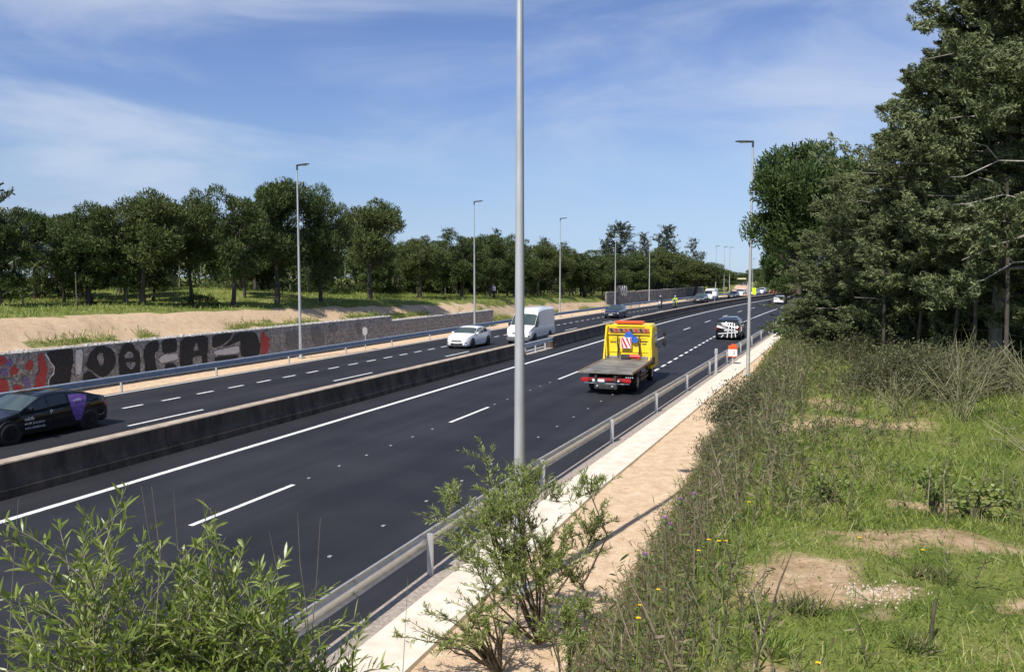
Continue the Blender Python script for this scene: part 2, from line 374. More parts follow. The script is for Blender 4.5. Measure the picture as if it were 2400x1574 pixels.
pmat('sign_red', (.50, .02, .03), rough=.4)
pmat('beam_red', (.20, .014, .02), (.30, .02, .028), 4, .55)
pmat('sign_white', (.75, .75, .73), rough=.4)
pmat('sign_blue', (.03, .12, .48), rough=.4)
pmat('sign_grey', (.42, .43, .43), rough=.5, metal=.4)
pmat('sign_lime', (.62, .80, .02), rough=.45)
pmat('violet_print', (.11, .05, .26), (.24, .12, .42), 9, .4)
pmat('tape_white', (.80, .80, .78), rough=.6)
pmat('skin', (.48, .28, .19), rough=.6)
pmat('cloth_white', (.75, .75, .76), rough=.9)
pmat('cloth_dark', (.02, .02, .026), rough=.9)
pmat('cloth_hivis', (.55, .70, .05), rough=.8)
pmat('cloth_brown', (.28, .15, .10), rough=.9)
pmat('helmet_white', (.7, .7, .7), rough=.25, coat=.5)
pmat('wall_plaster', (.11, .11, .115), (.24, .235, .23), 1.2, .9, bump=.2)
pmat('hill_sand', (.50, .33, .21), (.64, .46, .32), 1.2, .95)
pmat('roof_cream', (.60, .55, .33), rough=.8)
pmat('fence_wood', (.10, .09, .08), (.18, .16, .14), 20, .9)
pmat('mesh_wire', (.20, .20, .20), rough=.6, metal=.5)

# ------------------------------------------------------------------ mesh helpers
rng = np.random.default_rng(7)
rnd = random.Random(7)
def np_mesh(name, V, Q=None, T=None, smooth_=False):
    V = np.asarray(V, np.float32).reshape(-1, 3)
    loops = []; starts = []; n = 0
    Q = np.zeros((0, 4), np.int32) if Q is None or len(Q) == 0 else np.asarray(Q, np.int32).reshape(-1, 4)
    T = np.zeros((0, 3), np.int32) if T is None or len(T) == 0 else np.asarray(T, np.int32).reshape(-1, 3)
    me = bpy.data.meshes.new(name)
    me.vertices.add(len(V)); me.vertices.foreach_set('co', V.ravel())
    nl = Q.size + T.size
    me.loops.add(nl); me.loops.foreach_set('vertex_index', np.concatenate([Q.ravel(), T.ravel()]).astype(np.int32))
    me.polygons.add(len(Q) + len(T))
    st = np.concatenate([np.arange(len(Q)) * 4, Q.size + np.arange(len(T)) * 3]).astype(np.int32)
    me.polygons.foreach_set('loop_start', st)
    if smooth_: me.polygons.foreach_set('use_smooth', np.ones(len(Q) + len(T), bool))
    me.update(calc_edges=True)
    return me
class MB:
    """collects boxes, tubes, patches; build() links them as one mesh object"""
    def __init__(s): s.V = []; s.F = []; s.n = 0
    def add(s, verts, faces):
        s.V.extend([tuple(map(float, v)) for v in verts]); s.F.extend([tuple(i + s.n for i in f) for f in faces]); s.n += len(verts); return s
    def box(s, c, size, rz=0, tilt=None, taper=1.0, bevel=0.0):
        hx, hy, hz = [a / 2 for a in size]
        if bevel > 0:
            b = min(bevel, hx * .9, hy * .9, hz * .9); bm = bmesh.new(); bmesh.ops.create_cube(bm, size=1)
            for v in bm.verts: v.co = Vector((v.co.x * 2 * hx, v.co.y * 2 * hy, v.co.z * 2 * hz))
            bmesh.ops.bevel(bm, geom=list(bm.edges), offset=b, segments=2, affect='EDGES', profile=.6)
            bm.verts.index_update(); vs_ = [v.co.copy() for v in bm.verts]; fs = [[v.index for v in f.verts] for f in bm.faces]; bm.free()
        else:
            vs_ = [Vector((x * hx * (taper if z > 0 else 1), y * hy * (taper if z > 0 else 1), z * hz)) for z in (-1, 1) for y in (-1, 1) for x in (-1, 1)]
            fs = [(0, 2, 3, 1), (4, 5, 7, 6), (0, 1, 5, 4), (2, 6, 7, 3), (0, 4, 6, 2), (1, 3, 7, 5)]
        M = Matrix.Rotation(rz, 4, 'Z')
        if tilt is not None: M = M @ Matrix.Rotation(tilt, 4, 'Y')
        M = Matrix.Translation(c) @ M
        return s.add([M @ v for v in vs_], fs)
    def tube(s, pts, rad, n=6, cap=True):
        pts = [Vector(p) for p in pts]; rad = [rad] * len(pts) if isinstance(rad, (int, float)) else rad
        rings = []; up = Vector((0, 0, 1)); prev = None
        for i, p in enumerate(pts):
            d = (pts[min(i + 1, len(pts) - 1)] - pts[max(i - 1, 0)]).normalized()
            a = prev if prev is not None else (Vector((1, 0, 0)) if abs(d.x) < .9 else Vector((0, 1, 0)))
            a = (a - d * a.dot(d)).normalized(); b = d.cross(a); prev = a
            rings.append([p + (a * math.cos(2 * math.pi * k / n) + b * math.sin(2 * math.pi * k / n)) * rad[i] for k in range(n)])
        vs_ = [v for r in rings for v in r]; fs = []
        for i in range(len(pts) - 1):
            for k in range(n):
                fs.append((i * n + k, i * n + (k + 1) % n, (i + 1) * n + (k + 1) % n, (i + 1) * n + k))
        if cap: fs.append(tuple(range(n - 1, -1, -1))); fs.append(tuple((len(pts) - 1) * n + k for k in range(n)))
        return s.add(vs_, fs)
    def lathe(s, c, axis, prof, n=20):
        """prof = [(along axis, radius)]"""
        ax = Vector(axis).normalized(); a = Vector((0, 0, 1)) if abs(ax.z) < .9 else Vector((1, 0, 0)); a = (a - ax * a.dot(ax)).normalized(); b = ax.cross(a)
        vs_ = []
        for (t, r) in prof:
            for k in range(n):
                th = 2 * math.pi * k / n; vs_.append(Vector(c) + ax * t + (a * math.cos(th) + b * math.sin(th)) * max(r, 1e-4))
        fs = [(i * n + k, i * n + (k + 1) % n, (i + 1) * n + (k + 1) % n, (i + 1) * n + k) for i in range(len(prof) - 1) for k in range(n)]
        fs.append(tuple(range(n - 1, -1, -1))); fs.append(tuple((len(prof) - 1) * n + k for k in range(n)))
        return s.add(vs_, fs)
    def ball(s, c, r, n=10, m=7):
        rx, ry, rz = (r, r, r) if isinstance(r, (int, float)) else r
        vs_ = [(c[0], c[1], c[2] - rz)]
        for i in range(1, m):
            ph = -math.pi / 2 + math.pi * i / m
            for k in range(n): vs_.append((c[0] + rx * math.cos(ph) * math.cos(2 * math.pi * k / n), c[1] + ry * math.cos(ph) * math.sin(2 * math.pi * k / n), c[2] + rz * math.sin(ph)))
        vs_.append((c[0], c[1], c[2] + rz)); L_ = len(vs_) - 1; fs = []
        for k in range(n): fs.append((0, 1 + (k + 1) % n, 1 + k)); fs.append((L_, L_ - n + k, L_ - n + (k + 1) % n))
        for i in range(m - 2):
            for k in range(n): fs.append((1 + i * n + k, 1 + i * n + (k + 1) % n, 1 + (i + 1) * n + (k + 1) % n, 1 + (i + 1) * n + k))
        return s.add(vs_, fs)
    def prism(s, poly, d):
        """poly = planar 3-D points, extruded by vector d"""
        n = len(poly); d = Vector(d); top = [Vector(p) + d for p in poly]
        fs = [tuple(range(n - 1, -1, -1)), tuple(range(n, 2 * n))] + [(i, (i + 1) % n, n + (i + 1) % n, n + i) for i in range(n)]
        return s.add([Vector(p) for p in poly] + top, fs)
    def mesh(s, name, smooth_=False, fix=True):
        me = bpy.data.meshes.new(name); me.from_pydata(s.V, [], s.F)
        if fix:
            bm = bmesh.new(); bm.from_mesh(me); bmesh.ops.recalc_face_normals(bm, faces=bm.faces); bm.to_mesh(me); bm.free()
        if smooth_:
            me.polygons.foreach_set('use_smooth', np.ones(len(me.polygons), bool))
            try: me.set_sharp_from_angle(angle=R(smooth_ if smooth_ is not True else 40))
            except Exception: pass
        me.update(); return me
    def build(s, name, mat, parent=None, smooth_=False, loc=None, fix=True):
        return obj(name, s.mesh(name, smooth_, fix), mat, parent, loc)
def obj(name, me, mat, parent=None, loc=None, rz=0):
    o = bpy.data.objects.new(name, me)
    if mat is not None and len(me.materials) == 0: me.materials.append(MATS[mat])
    C.objects.link(o)
    if parent is not None: o.parent = parent
    if loc is not None: o.location = loc
    if rz: o.rotation_euler[2] = rz
    return o
def tag(o, label=None, cat=None, group=None, kind=None):
    if label: o['label'] = label
    if cat: o['category'] = cat
    if group: o['group'] = group
    if kind: o['kind'] = kind
    return o
def thing(name, label, cat, loc=(0, 0, 0), rz=0.0, group=None):
    o = bpy.data.objects.new(name, None); C.objects.link(o); o.empty_display_size = .2
    o.location = loc; o.rotation_euler = (0, 0, rz)
    return tag(o, label, cat, group)
def copy_tree(o, parent=None):
    c = o.copy(); C.objects.link(c); c.parent = parent
    for ch in list(o.children): copy_tree(ch, c)
    return c
def grid_mesh(name, X, Y, Z, smooth_=True):
    n, m = X.shape
    V = np.stack([X, Y, Z], -1).reshape(-1, 3)
    i = np.arange(n * m).reshape(n, m)
    Q = np.stack([i[:-1, :-1], i[:-1, 1:], i[1:, 1:], i[1:, :-1]], -1).reshape(-1, 4)
    return np_mesh(name, V, Q, smooth_=smooth_)
def strip(s0, s1, l0, l1, z, step=2.0):
    """flat ribbon along the road between two offsets (numbers or functions of s)"""
    n = max(2, int(math.ceil((s1 - s0) / step)) + 1); ss = np.linspace(s0, s1, n)
    f = lambda l: l(ss) if callable(l) else np.full(n, float(l))
    a, b = f(l0), f(l1); xa, ya = W(ss, a); xb, yb = W(ss, b)
    X = np.stack([xa, xb], 1); Y = np.stack([ya, yb], 1); Z = np.full((n, 2), float(z))
    return X, Y, Z
def sweep(ss, prof):
    """closed profile [(lat,z)] (lat may be callable offset base) swept along the road: verts, quads"""
    n = len(ss); k = len(prof)
    V = []
    for s in ss:
        for (l, z) in prof:
            x, y = W(s, l(s) if callable(l) else l); V.append((float(x), float(y), z))
    F = [(i * k + j, i * k + (j + 1) % k, (i + 1) * k + (j + 1) % k, (i + 1) * k + j) for i in range(n - 1) for j in range(k)]
    F.append(tuple(range(k - 1, -1, -1))); F.append(tuple((n - 1) * k + j for j in range(k)))
    return V, F
# ------------------------------------------------------------------ ground sheet
def build_ground():
    ss = np.unique(np.concatenate([np.linspace(-400, -30, 12), np.linspace(-30, -2, 15), np.arange(-2, 16, .12), np.arange(16, 32, .25), np.arange(32, 110, 1.0), np.arange(110, 260, 5.0), np.linspace(260, 900, 25)]))
    ll = np.unique(np.concatenate([-np.geomspace(62, 700, 16), np.arange(-62, -36, 1.0), np.arange(-36, -31.6, .2), [-31.56, -31.54], np.arange(-31, -28, 1.0), np.linspace(-28, -7, 6), np.arange(-6.6, 7, .13), np.arange(7, 14, .4), np.geomspace(14, 600, 18)]))
    S, Lt = np.meshgrid(ss, ll, indexing='ij')
    X, Y = W(S, Lt); Z = terrain(S, Lt)
    me = grid_mesh('ground', X, Y, Z)
    a = me.attributes.new('dirt', 'FLOAT', 'POINT'); a.data.foreach_set('value', dirt_mask(S, Lt).astype(np.float32).ravel())
    soil = np.where((Lt > toe_lat(S)) & (Lt < 60), 1.0, np.where((Lt < -31.6) & (Lt > -60), .45 + .3 * fbm(X * .5, Y * .5, 12), 0.0))
    a = me.attributes.new('soil', 'FLOAT', 'POINT'); a.data.foreach_set('value', soil.astype(np.float32).ravel())
    tag(obj('ground', me, 'ground'), kind='structure')
build_ground()

# ------------------------------------------------------------------ carriageways and markings
def struct(name, me, mat): return tag(obj(name, me, mat), kind='structure')
road_r = struct('road', grid_mesh('road', *strip(-40, 420, -17.55, lambda s: rail_lat(s) + .05, 0.004)), 'asphalt')
road_l = struct('road', grid_mesh('road', *strip(-40, 420, -28.2, -18.1, 0.004)), 'asphalt')
DASH = {}
def mark(s0, s1, lat, w, road, name='lane_marking'):
    if s1 <= S0:                                     # straight part: all dashes of one length share one mesh
        k = (round(s1 - s0, 2), w)
        if k not in DASH:
            L2, h = k[0] / 2, .004
            DASH[k] = np_mesh(name, [(-w / 2, -L2, 0), (w / 2, -L2, 0), (w / 2, L2, 0), (-w / 2, L2, 0)], [(0, 1, 2, 3)])
        o = obj(name, DASH[k], 'white_paint_line', road, P((s0 + s1) / 2, lat, .0085), -HD)
    else:
        o = obj(name, grid_mesh(name, *strip(s0, s1, lat - w / 2, lat + w / 2, 0.0085, 2.0)), 'white_paint_line', road)
    return o
mark(-30, 420, -16.0, .20, road_r, 'edge_line')
mark(-30, 420, -18.55, .12, road_l, 'edge_line')
s = 12.45 * 1.04 - 25.0
s = 12.95 - 12.5
while s < 260:
    mark(s, s + 3.5, -12.1, .13, road_r, 'lane_dash'); s += 12.5
s = 20.9 - 12.5
while s < 240:
    mark(s, s + 3.6, -22.1, .13, road_l, 'lane_dash'); s += 12.5
s = 23.6 - 8
while s < 120:
    mark(s, s + 1.0, -25.2, .15, road_l, 'short_dash'); s += 2.0
s = 41.0
while s < 100:
    mark(s, s + 1.15, -8.35, .15, road_r, 'short_dash'); s += 2.05
mark(100, 420, -8.35, .15, road_r, 'edge_line')
stud = MB().box((0, 0, .012), (.075, .075, .02), bevel=.006).mesh('road_stud')
def put_stud(s, lat, road): obj('road_stud', stud, 'stud', road, P(s, lat, .004), heading(s))
for k in range(14): put_stud(8.5 + k * 1.95, -8.35, road_r)
for k in range(4):
    for j in range(6): put_stud(4.6 + k * 12.5 + 1.4 * j, -12.1, road_r)
for k in range(26): put_stud(12 + k * 3.1, -20.0 + .9, road_l)

# ------------------------------------------------------------------ left edge gutter and right concrete edge
struct('gutter', grid_mesh('gutter', *strip(-30, 240, -28.62, -28.18, .03)), 'gutter_grey')
struct('curb_strip', grid_mesh('curb_strip', *strip(-30, 130, lambda s: rail_lat(s) - .12, lambda s: rail_lat(s) + .34, .012)), 'curb_grit')
walk = tag(bpy.data.objects.new('concrete_walk', None), kind='structure'); C.objects.link(walk)
def slab(s0, s1):
    me = MB(); ss = np.linspace(s0 + .006, s1 - .006, 4)
    V, F = sweep(ss, [(lambda q: rail_lat(q) + .34, -.05), (lambda q: rail_lat(q) + .36, .055), (lambda q: rail_lat(q) + 1.26, .035), (lambda q: rail_lat(q) + 1.28, -.05)])
    me.add(V, F); me.build('slab', 'pale_concrete', walk)
s = 2.0
while s < 66: slab(s, s + 3.2); s += 3.2
struct('concrete_edge', grid_mesh('concrete_edge', *strip(66, 130, lambda s: rail_lat(s) + .34, lambda s: rail_lat(s) + 1.25, .03)), 'pale_concrete')

# ------------------------------------------------------------------ central concrete barrier
struct('median_strip', grid_mesh('median_strip', *strip(-30, 250, -18.2, -17.5, .002)), 'curb_grit')
bar = thing('concrete_barrier', 'long grimy concrete barrier, sides darkened for shade, with tan top between the two carriageways', 'barrier', P(0, -17.8))
bar.location = (0, 0, 0)
def barrier_segment(s0, s1):
    ss = np.linspace(s0 + .012, s1 - .012, max(2, int((s1 - s0) / 3) + 1))
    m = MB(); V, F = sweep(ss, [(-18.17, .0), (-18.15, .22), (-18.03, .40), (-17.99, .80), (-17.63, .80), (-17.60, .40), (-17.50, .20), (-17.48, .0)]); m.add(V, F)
    o = m.build('barrier_segment', 'grime_shade_concrete', bar)
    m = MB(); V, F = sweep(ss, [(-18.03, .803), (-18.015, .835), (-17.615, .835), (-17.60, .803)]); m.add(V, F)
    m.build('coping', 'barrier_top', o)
s = -24.0
while s < 250:
    e = s + 6.0
    if e <= 48.1 or s >= 53.9: barrier_segment(s, e)
    s = e
ped = MB(); V, F = sweep(np.linspace(-40, 250, 80), [(-18.1, 0), (-18.1, .03), (-17.2, .03), (-17.2, 0)])

# ------------------------------------------------------------------ guardrails (W beam, posts)
WP = [(.0, -.155), (.075, -.125), (.080, -.085), (.012, -.03), (.012, .03), (.080, .085), (.075, .125), (.0, .155)]
def guardrail(name, label, s0, s1, latf, face, zc, mat, post_every, first_post, post_h=.74, seg=4.0):
    g = thing(name, label, 'guardrail')
    s = s0
    while s < s1 - .1:
        e = min(s + seg, s1); ss = np.linspace(s, e + .04, 3)
        outer = [(lambda q, a=a: latf(q) + face * (.06 + a), zc + b) for a, b in WP]
        inner = [(lambda q, a=a: latf(q) + face * (.054 + a), zc + b) for a, b in reversed(WP)]
        V, F = sweep(ss, outer + inner); m = MB(); m.add(V, F); m.build('rail_section', mat, g, fix=False)
        s = e
    s = first_post; pm = None
    while s < s1:
        if pm is None:
            pm = MB().box((0, 0, post_h / 2 - .1), (.10, .055, post_h + .2)).box((face * .03, 0, zc), (.07, .05, .18)).mesh('post')
        obj('post', pm, mat if mat != 'galvanised_shade' else 'galvanised', g, P(s, float(latf(s)), 0), heading(s)); s += post_every
    return g
guardrail('guardrail', 'galvanised guardrail along the right edge of the road beside the sandy strip', 2.0, 90.0, rail_lat, -1, .62, 'galvanised', 5.95, 6.3)
guardrail('guardrail', 'guardrail toned blue grey for shade and sky in front of the graffiti wall on the far roadside', 2.0, 190.0, lambda q: np.full_like(np.asarray(q, float), -28.75), 1, .60, 'galvanised_shade', 6.0, 2.9)
guardrail('guardrail', 'short metal guardrail filling the gap in the central barrier', 47.6, 54.2, lambda q: np.full_like(np.asarray(q, float), -17.75), 1, .62, 'galvanised', 2.0, 48.6)

# ------------------------------------------------------------------ gabion wall with graffiti
wall = thing('gabion_wall', 'long low grey stone filled gabion wall painted with big black graffiti letters', 'wall')
def gabion(s0, s1, z0, z1):
    m = MB(); n = 7; f0, f1 = -31.03, -31.95
    # front face with a slightly bulging, uneven surface and rough top
    ss = np.linspace(s0 + .012, s1 - .012, n); zz = np.linspace(z0 + .006, z1 - .006, 5)
    V = []; idx = {}
    def pt(s, l, z): x, y = W(s, l); V.append((float(x), float(y), z)); return len(V) - 1
    for i, s in enumerate(ss):
        for j, z in enumerate(zz):
            edge = (i in (0, n - 1)) or (j in (0, 4))
            bul = 0 if edge else .012 + .012 * rnd.random()
            idx['f', i, j] = pt(s, f0 + bul - (.012 if edge else 0), z)
        tb = .03 * rnd.random()
        idx['t', i] = pt(s, (f0 + f1) / 2, z1 + tb); idx['b', i] = pt(s, f1, z1); idx['g', i] = pt(s, f1, z0)
    F = []
    for i in range(n - 1):
        for j in range(4): F.append((idx['f', i, j], idx['f', i + 1, j], idx['f', i + 1, j + 1], idx['f', i, j + 1]))
        F.append((idx['f', i, 4], idx['f', i + 1, 4], idx['t', i + 1], idx['t', i])); F.append((idx['t', i], idx['t', i + 1], idx['b', i + 1], idx['b', i])); F.append((idx['b', i], idx['b', i + 1], idx['g', i + 1], idx['g', i]))
    for i, rv in ((0, False), (n - 1, True)):
        f = [idx['f', i, j] for j in range(5)] + [idx['t', i], idx['b', i], idx['g', i]]; F.append(tuple(f[::-1] if rv else f))
    m.add(V, F); o = m.build('gabion_basket', 'gabion_stone', wall)
    if z1 > 1.2:                                            # loose stones added along the top, colour lightened as if sunlit
        m = MB()
        for k in range(34):
            x, y = W(rnd.uniform(s0 + .1, s1 - .1), rnd.uniform(f1 + .1, f0 - .07)); r = rnd.uniform(.04, .10)
            m.box((float(x), float(y), z1 + r * .12), (r * 2, r * 1.6, r * .9), rz=rnd.uniform(0, 3), taper=.6)
        tag(m.build('top_stones', 'sunlit_top_stone', o), kind='stuff')
s = 13.0
while s < 54.9: gabion(s, s + 2.0, -.02, .95); gabion(s, s + 2.0, .95, 1.93); s += 2.0
while s < 74: gabion(s, s + 2.0, -.02, .80); gabion(s, s + 2.0, .80, 1.56); s += 2.0
GRAF = {
 'slab': ('spray_black', [(25.09, 1.86), (26.43, 1.92), (26.46, 1.35), (26.3, 0.91), (26.19, 0.3), (25.16, 0.3), (25.23, 0.68), (25.46, 0.9), (25.48, 1.2), (25.27, 1.47)], []),
 'O': ('spray_black', [(27.09, 1.13), (27.26, 1.54), (27.65, 1.86), (28.03, 1.89), (28.41, 1.78), (28.66, 1.51), (28.76, 1.12), (28.59, 0.76), (28.22, 0.45), (27.83, 0.47), (27.41, 0.76), (27.17, 0.97)], [[(27.7, 1.44), (27.85, 1.57), (28.01, 1.56), (28.1, 1.32), (28.07, 1.03), (27.95, 0.94), (27.8, 1.03), (27.73, 1.23)]]),
 'Ob': ('spray_black', [(26.94, 0.68), (27.22, 0.83), (27.7, 0.44), (27.6, 0.2), (26.9, 0.2)], []),
 'e': ('spray_black', [(28.92, 1.33), (29.14, 1.8), (29.45, 1.90), (29.76, 1.84), (29.95, 1.56), (30.16, 1.4), (30.2, 1.04), (30.15, 0.25), (28.98, 0.25)], [[(29.25, 1.35), (29.47, 1.49), (29.74, 1.43), (29.83, 1.13), (29.28, 1.15)], [(29.29, 0.97), (30.0, 0.94), (29.88, 0.73), (29.63, 0.6), (29.43, 0.72)]]),
 'f': ('spray_black', [(30.4, 1.13), (30.49, 1.57), (30.79, 1.83), (31.35, 1.89), (31.45, 1.66), (31.36, 1.38), (31.13, 1.26), (31.18, 0.59), (31.32, 0.25), (30.47, 0.25), (30.51, 0.95)], []),
 'bl': ('spray_black', [(31.6, 1.74), (31.8, 1.89), (32.66, 1.89), (32.59, 1.18), (31.62, 1.19)], []),
 'bl2': ('spray_black', [(31.7, 0.38), (31.82, 0.64), (32.29, 0.68), (32.56, 0.45), (32.5, .2), (31.75, .2)], []),
 'A': ('spray_black', [(32.9, 1.89), (34.91, 1.89), (34.86, 1.07), (34.77, 0.3), (34.37, 0.3), (34.39, 0.84), (33.71, 0.84), (33.67, 0.3), (32.8, 0.3)], [[(33.72, 1.11), (34.0, 1.61), (34.19, 1.1)]]),
 'B': ('spray_black', [(35.22, 1.86), (36.90, 1.88), (36.55, 1.50), (35.96, 1.25), (35.23, 1.13)], []),
 'Cc': ('spray_black', [(37.16, 1.85), (38.7, 1.84), (39.0, 1.59), (39.21, 1.1), (39.19, 0.40), (37.5, 0.40), (37.53, 1.43), (36.75, 1.20), (36.0, 1.12), (36.6, 1.42)], []),
 'D': ('spray_black', [(35.34, 0.40), (35.39, 0.66), (37.3, 0.60), (37.3, .38)], []),
 'w1': ('spray_white', [(26.55, 1.80), (26.95, 1.82), (26.80, 0.70), (26.50, .75)], []),
 'w2': ('spray_white', [(31.35, 0.95), (31.7, 1.12), (32.65, 1.10), (32.66, .80), (31.5, .72)], []),
 'w3': ('spray_white', [(35.30, 0.98), (37.35, 1.12), (37.38, 0.68), (35.4, 0.74)], []),
 'w4': ('spray_white', [(25.02, 1.80), (25.09, 1.82), (25.32, 1.46), (25.53, 1.2), (25.50, .92), (25.28, .66), (25.2, .3), (25.1, .3), (25.15, .68), (25.42, .95), (25.42, 1.18), (25.2, 1.46)], []),
 'red1': ('spray_red', [(24.71, 1.67), (24.90, 1.88), (25.07, 1.39), (25.14, 1.08), (24.95, 0.3), (24.45, 0.3), (24.58, 0.85), (24.76, 1.08)], []),
 'red2': ('spray_red', [(39.28, 1.64), (39.58, 1.80), (39.8, 1.45), (40.25, 1.30), (39.95, 1.1), (40.15, 0.89), (39.75, 0.4), (39.3, 0.4)], []),
 'r3': ('spray_red', [(22.5, 1.85), (23.24, 1.85), (23.33, 1.66), (23.13, 1.50), (22.5, 1.45)], []),
 'r4': ('spray_red', [(23.39, 1.28), (23.57, 1.43), (23.80, 1.29), (23.75, 1.08), (23.52, 1.03)], []),
 'r5': ('spray_red', [(22.5, 0.91), (23.2, 0.94), (23.33, 0.72), (23.32, 0.3), (22.5, 0.3)], []),
 'r6': ('spray_red', [(23.53, 0.58), (23.73, 0.65), (23.95, 0.51), (23.9, 0.3), (23.6, .3)], []),
 'r7': ('spray_red', [(24.1, 1.45), (24.35, 1.62), (24.5, 1.40), (24.4, 1.15), (24.15, 1.2)], []),
 'b1': ('spray_violet', [(23.23, 1.68), (23.48, 1.74), (23.62, 1.55), (23.37, 1.40), (23.2, 1.49)], []),
 'b2': ('spray_violet', [(23.0, 1.35), (23.3, 1.32), (23.36, 1.1), (23.05, 1.02)], []),
 'b3': ('spray_violet', [(23.95, .88), (24.3, .85), (24.3, .45), (24.05, .45)], []),
 'g1': ('spray_faded', [(41.7, 1.60), (42.9, 1.68), (42.9, .45), (42.2, .5), (41.8, .9)], []),
 'g2': ('spray_faded', [(44.3, 1.70), (45.4, 1.72), (45.9, 1.0), (45.7, .5), (44.9, .5), (44.5, 1.0)], []),
 'g3': ('spray_faded', [(46.5, 1.74), (47.4, 1.74), (47.5, 1.25), (46.6, 1.2)], []),
 'g4': ('spray_faded', [(49.6, 1.55), (50.1, 1.75), (50.6, 1.6), (50.3, 1.3), (50.9, .9), (50.2, .8), (49.8, 1.2)], []),
}
from mathutils.geometry import tessellate_polygon
def chaikin(p, k=1):
    for _ in range(k):
        q = []
        for i in range(len(p)):
            a, b = p[i], p[(i + 1) % len(p)]
            q += [(a[0] * .85 + b[0] * .15, a[1] * .85 + b[1] * .15), (a[0] * .15 + b[0] * .85, a[1] * .15 + b[1] * .85)]
        p = q
    return p
for gi, (k, (mt, poly, holes)) in enumerate(GRAF.items()):
    polys = [chaikin(poly)] + [chaikin(h) for h in holes]
    polys = [[(a + .018 * math.sin(17 * b + gi), b + .014 * math.sin(15 * a)) for a, b in q] for q in polys]
    lay = -31.000 + (.004 if mt != 'spray_white' else .001) + .0004 * (gi % 7)
    flat = [v for q in polys for v in q]
    tris = tessellate_polygon([[Vector((a, b, 0)) for a, b in q] for q in polys])
    m = MB(); m.add([P(a, lay, b) for a, b in flat], tris)
    m.build('graffiti_shape', mt, wall, fix=False)

# ------------------------------------------------------------------ lamp posts
def lamp_post(s, lat, label, h=11.7, side=1, r0=.098, r1=.042):
    """side = +1: head points towards +lat"""
    t = thing('lamp_post', label, 'lamp post', P(s, lat, 0), heading(s), 'lamp posts along the road')
    zb = -0.1
    m = MB().tube([(0, 0, zb), (0, 0, 1.2), (0, 0, h * .5), (0, 0, h)], [r0, r0 * .97, (r0 + r1) / 2, r1], 16); m.build('pole', 'pole_metal', t, 35)
    m = MB().box((0, 0, .03), (.42, .42, .06), bevel=.01); bp_ = m.build('base_plate', 'galvanised', t)
    m = MB().box((0, -r0 * .93, .75), (.09, .03, .42), bevel=.008); m.build('access_door', 'galvanised', t)
    m = MB().tube([(0, 0, h - .22), (0, 0, h + .10)], [.055, .055], 10); m.build('collar', 'lamp_dark', t, 35)
    m = MB(); V = []
    prof = [(-.02, .05, .0, .10), (.12, .075, -.01, .10), (.30, .15, -.005, .105), (.70, .16, .02, .10), (.86, .12, .035, .075)]
    n = 8
    for (x, hw, zl, zt) in prof:
        for k in range(n):
            a = 2 * math.pi * k / n; V.append((side * x, hw * math.cos(a), h + .02 + (zl + zt) / 2 + (zt - zl) / 2 * math.sin(a) + .05 * x))
    F = [(i * n + k, i * n + (k + 1) % n, (i + 1) * n + (k + 1) % n, (i + 1) * n + k) for i in range(len(prof) - 1) for k in range(n)]
    F += [tuple(range(n)), tuple((len(prof) - 1) * n + k for k in range(n))]
    m.add(V, F); hd_ = m.build('lamp_head', 'lamp_dark', t, 35)
    m = MB().box((side * .48, 0, h + .035), (.40, .22, .012)); m.build('lens', 'lamp_lens', hd_)
    return t
lamp_post(12.2, -4.55, 'tall grey lamp post nearest the camera, rising behind the leafy shrub', 12.0, -1)
lamp_post(43.0, -3.52, 'tall grey lamp post on the right bank beside the orange marker', 11.75, -1)
for s, l, lb in [(42.0, -30.15, 'grey lamp post in front of the graffiti wall, nearest on the far side'), (68.6, -30.15, 'grey lamp post near the end of the low stone wall'), (92.5, -30.15, 'grey lamp post on the far side just right of the white van'),
                 (115.5, -30.15, 'thin far lamp post above the dark oncoming hatchback'), (134.5, -30.3, 'thin far lamp post to the left of the two motorcycles'), (184.0, -30.5, 'distant lamp post behind the white square sign, leftmost of three'),
                 (189.5, -30.0, 'distant lamp post in the middle of the far group of three'), (194.5, -30.0, 'distant lamp post on the right of the far group of three')]:
    lamp_post(s, l, lb, 11.3 if s > 100 else 11.7, 1)
lamp_post(215, -16.9 - 12.5, 'very distant lamp post left of the lime sign', 9.0, 1)
lamp_post(225, -26.5, 'very distant lamp post right of the lime sign above the white car', 9.0, 1)
lamp_post(232, -24.5, 'very distant lamp post above the red car', 7.0, 1)
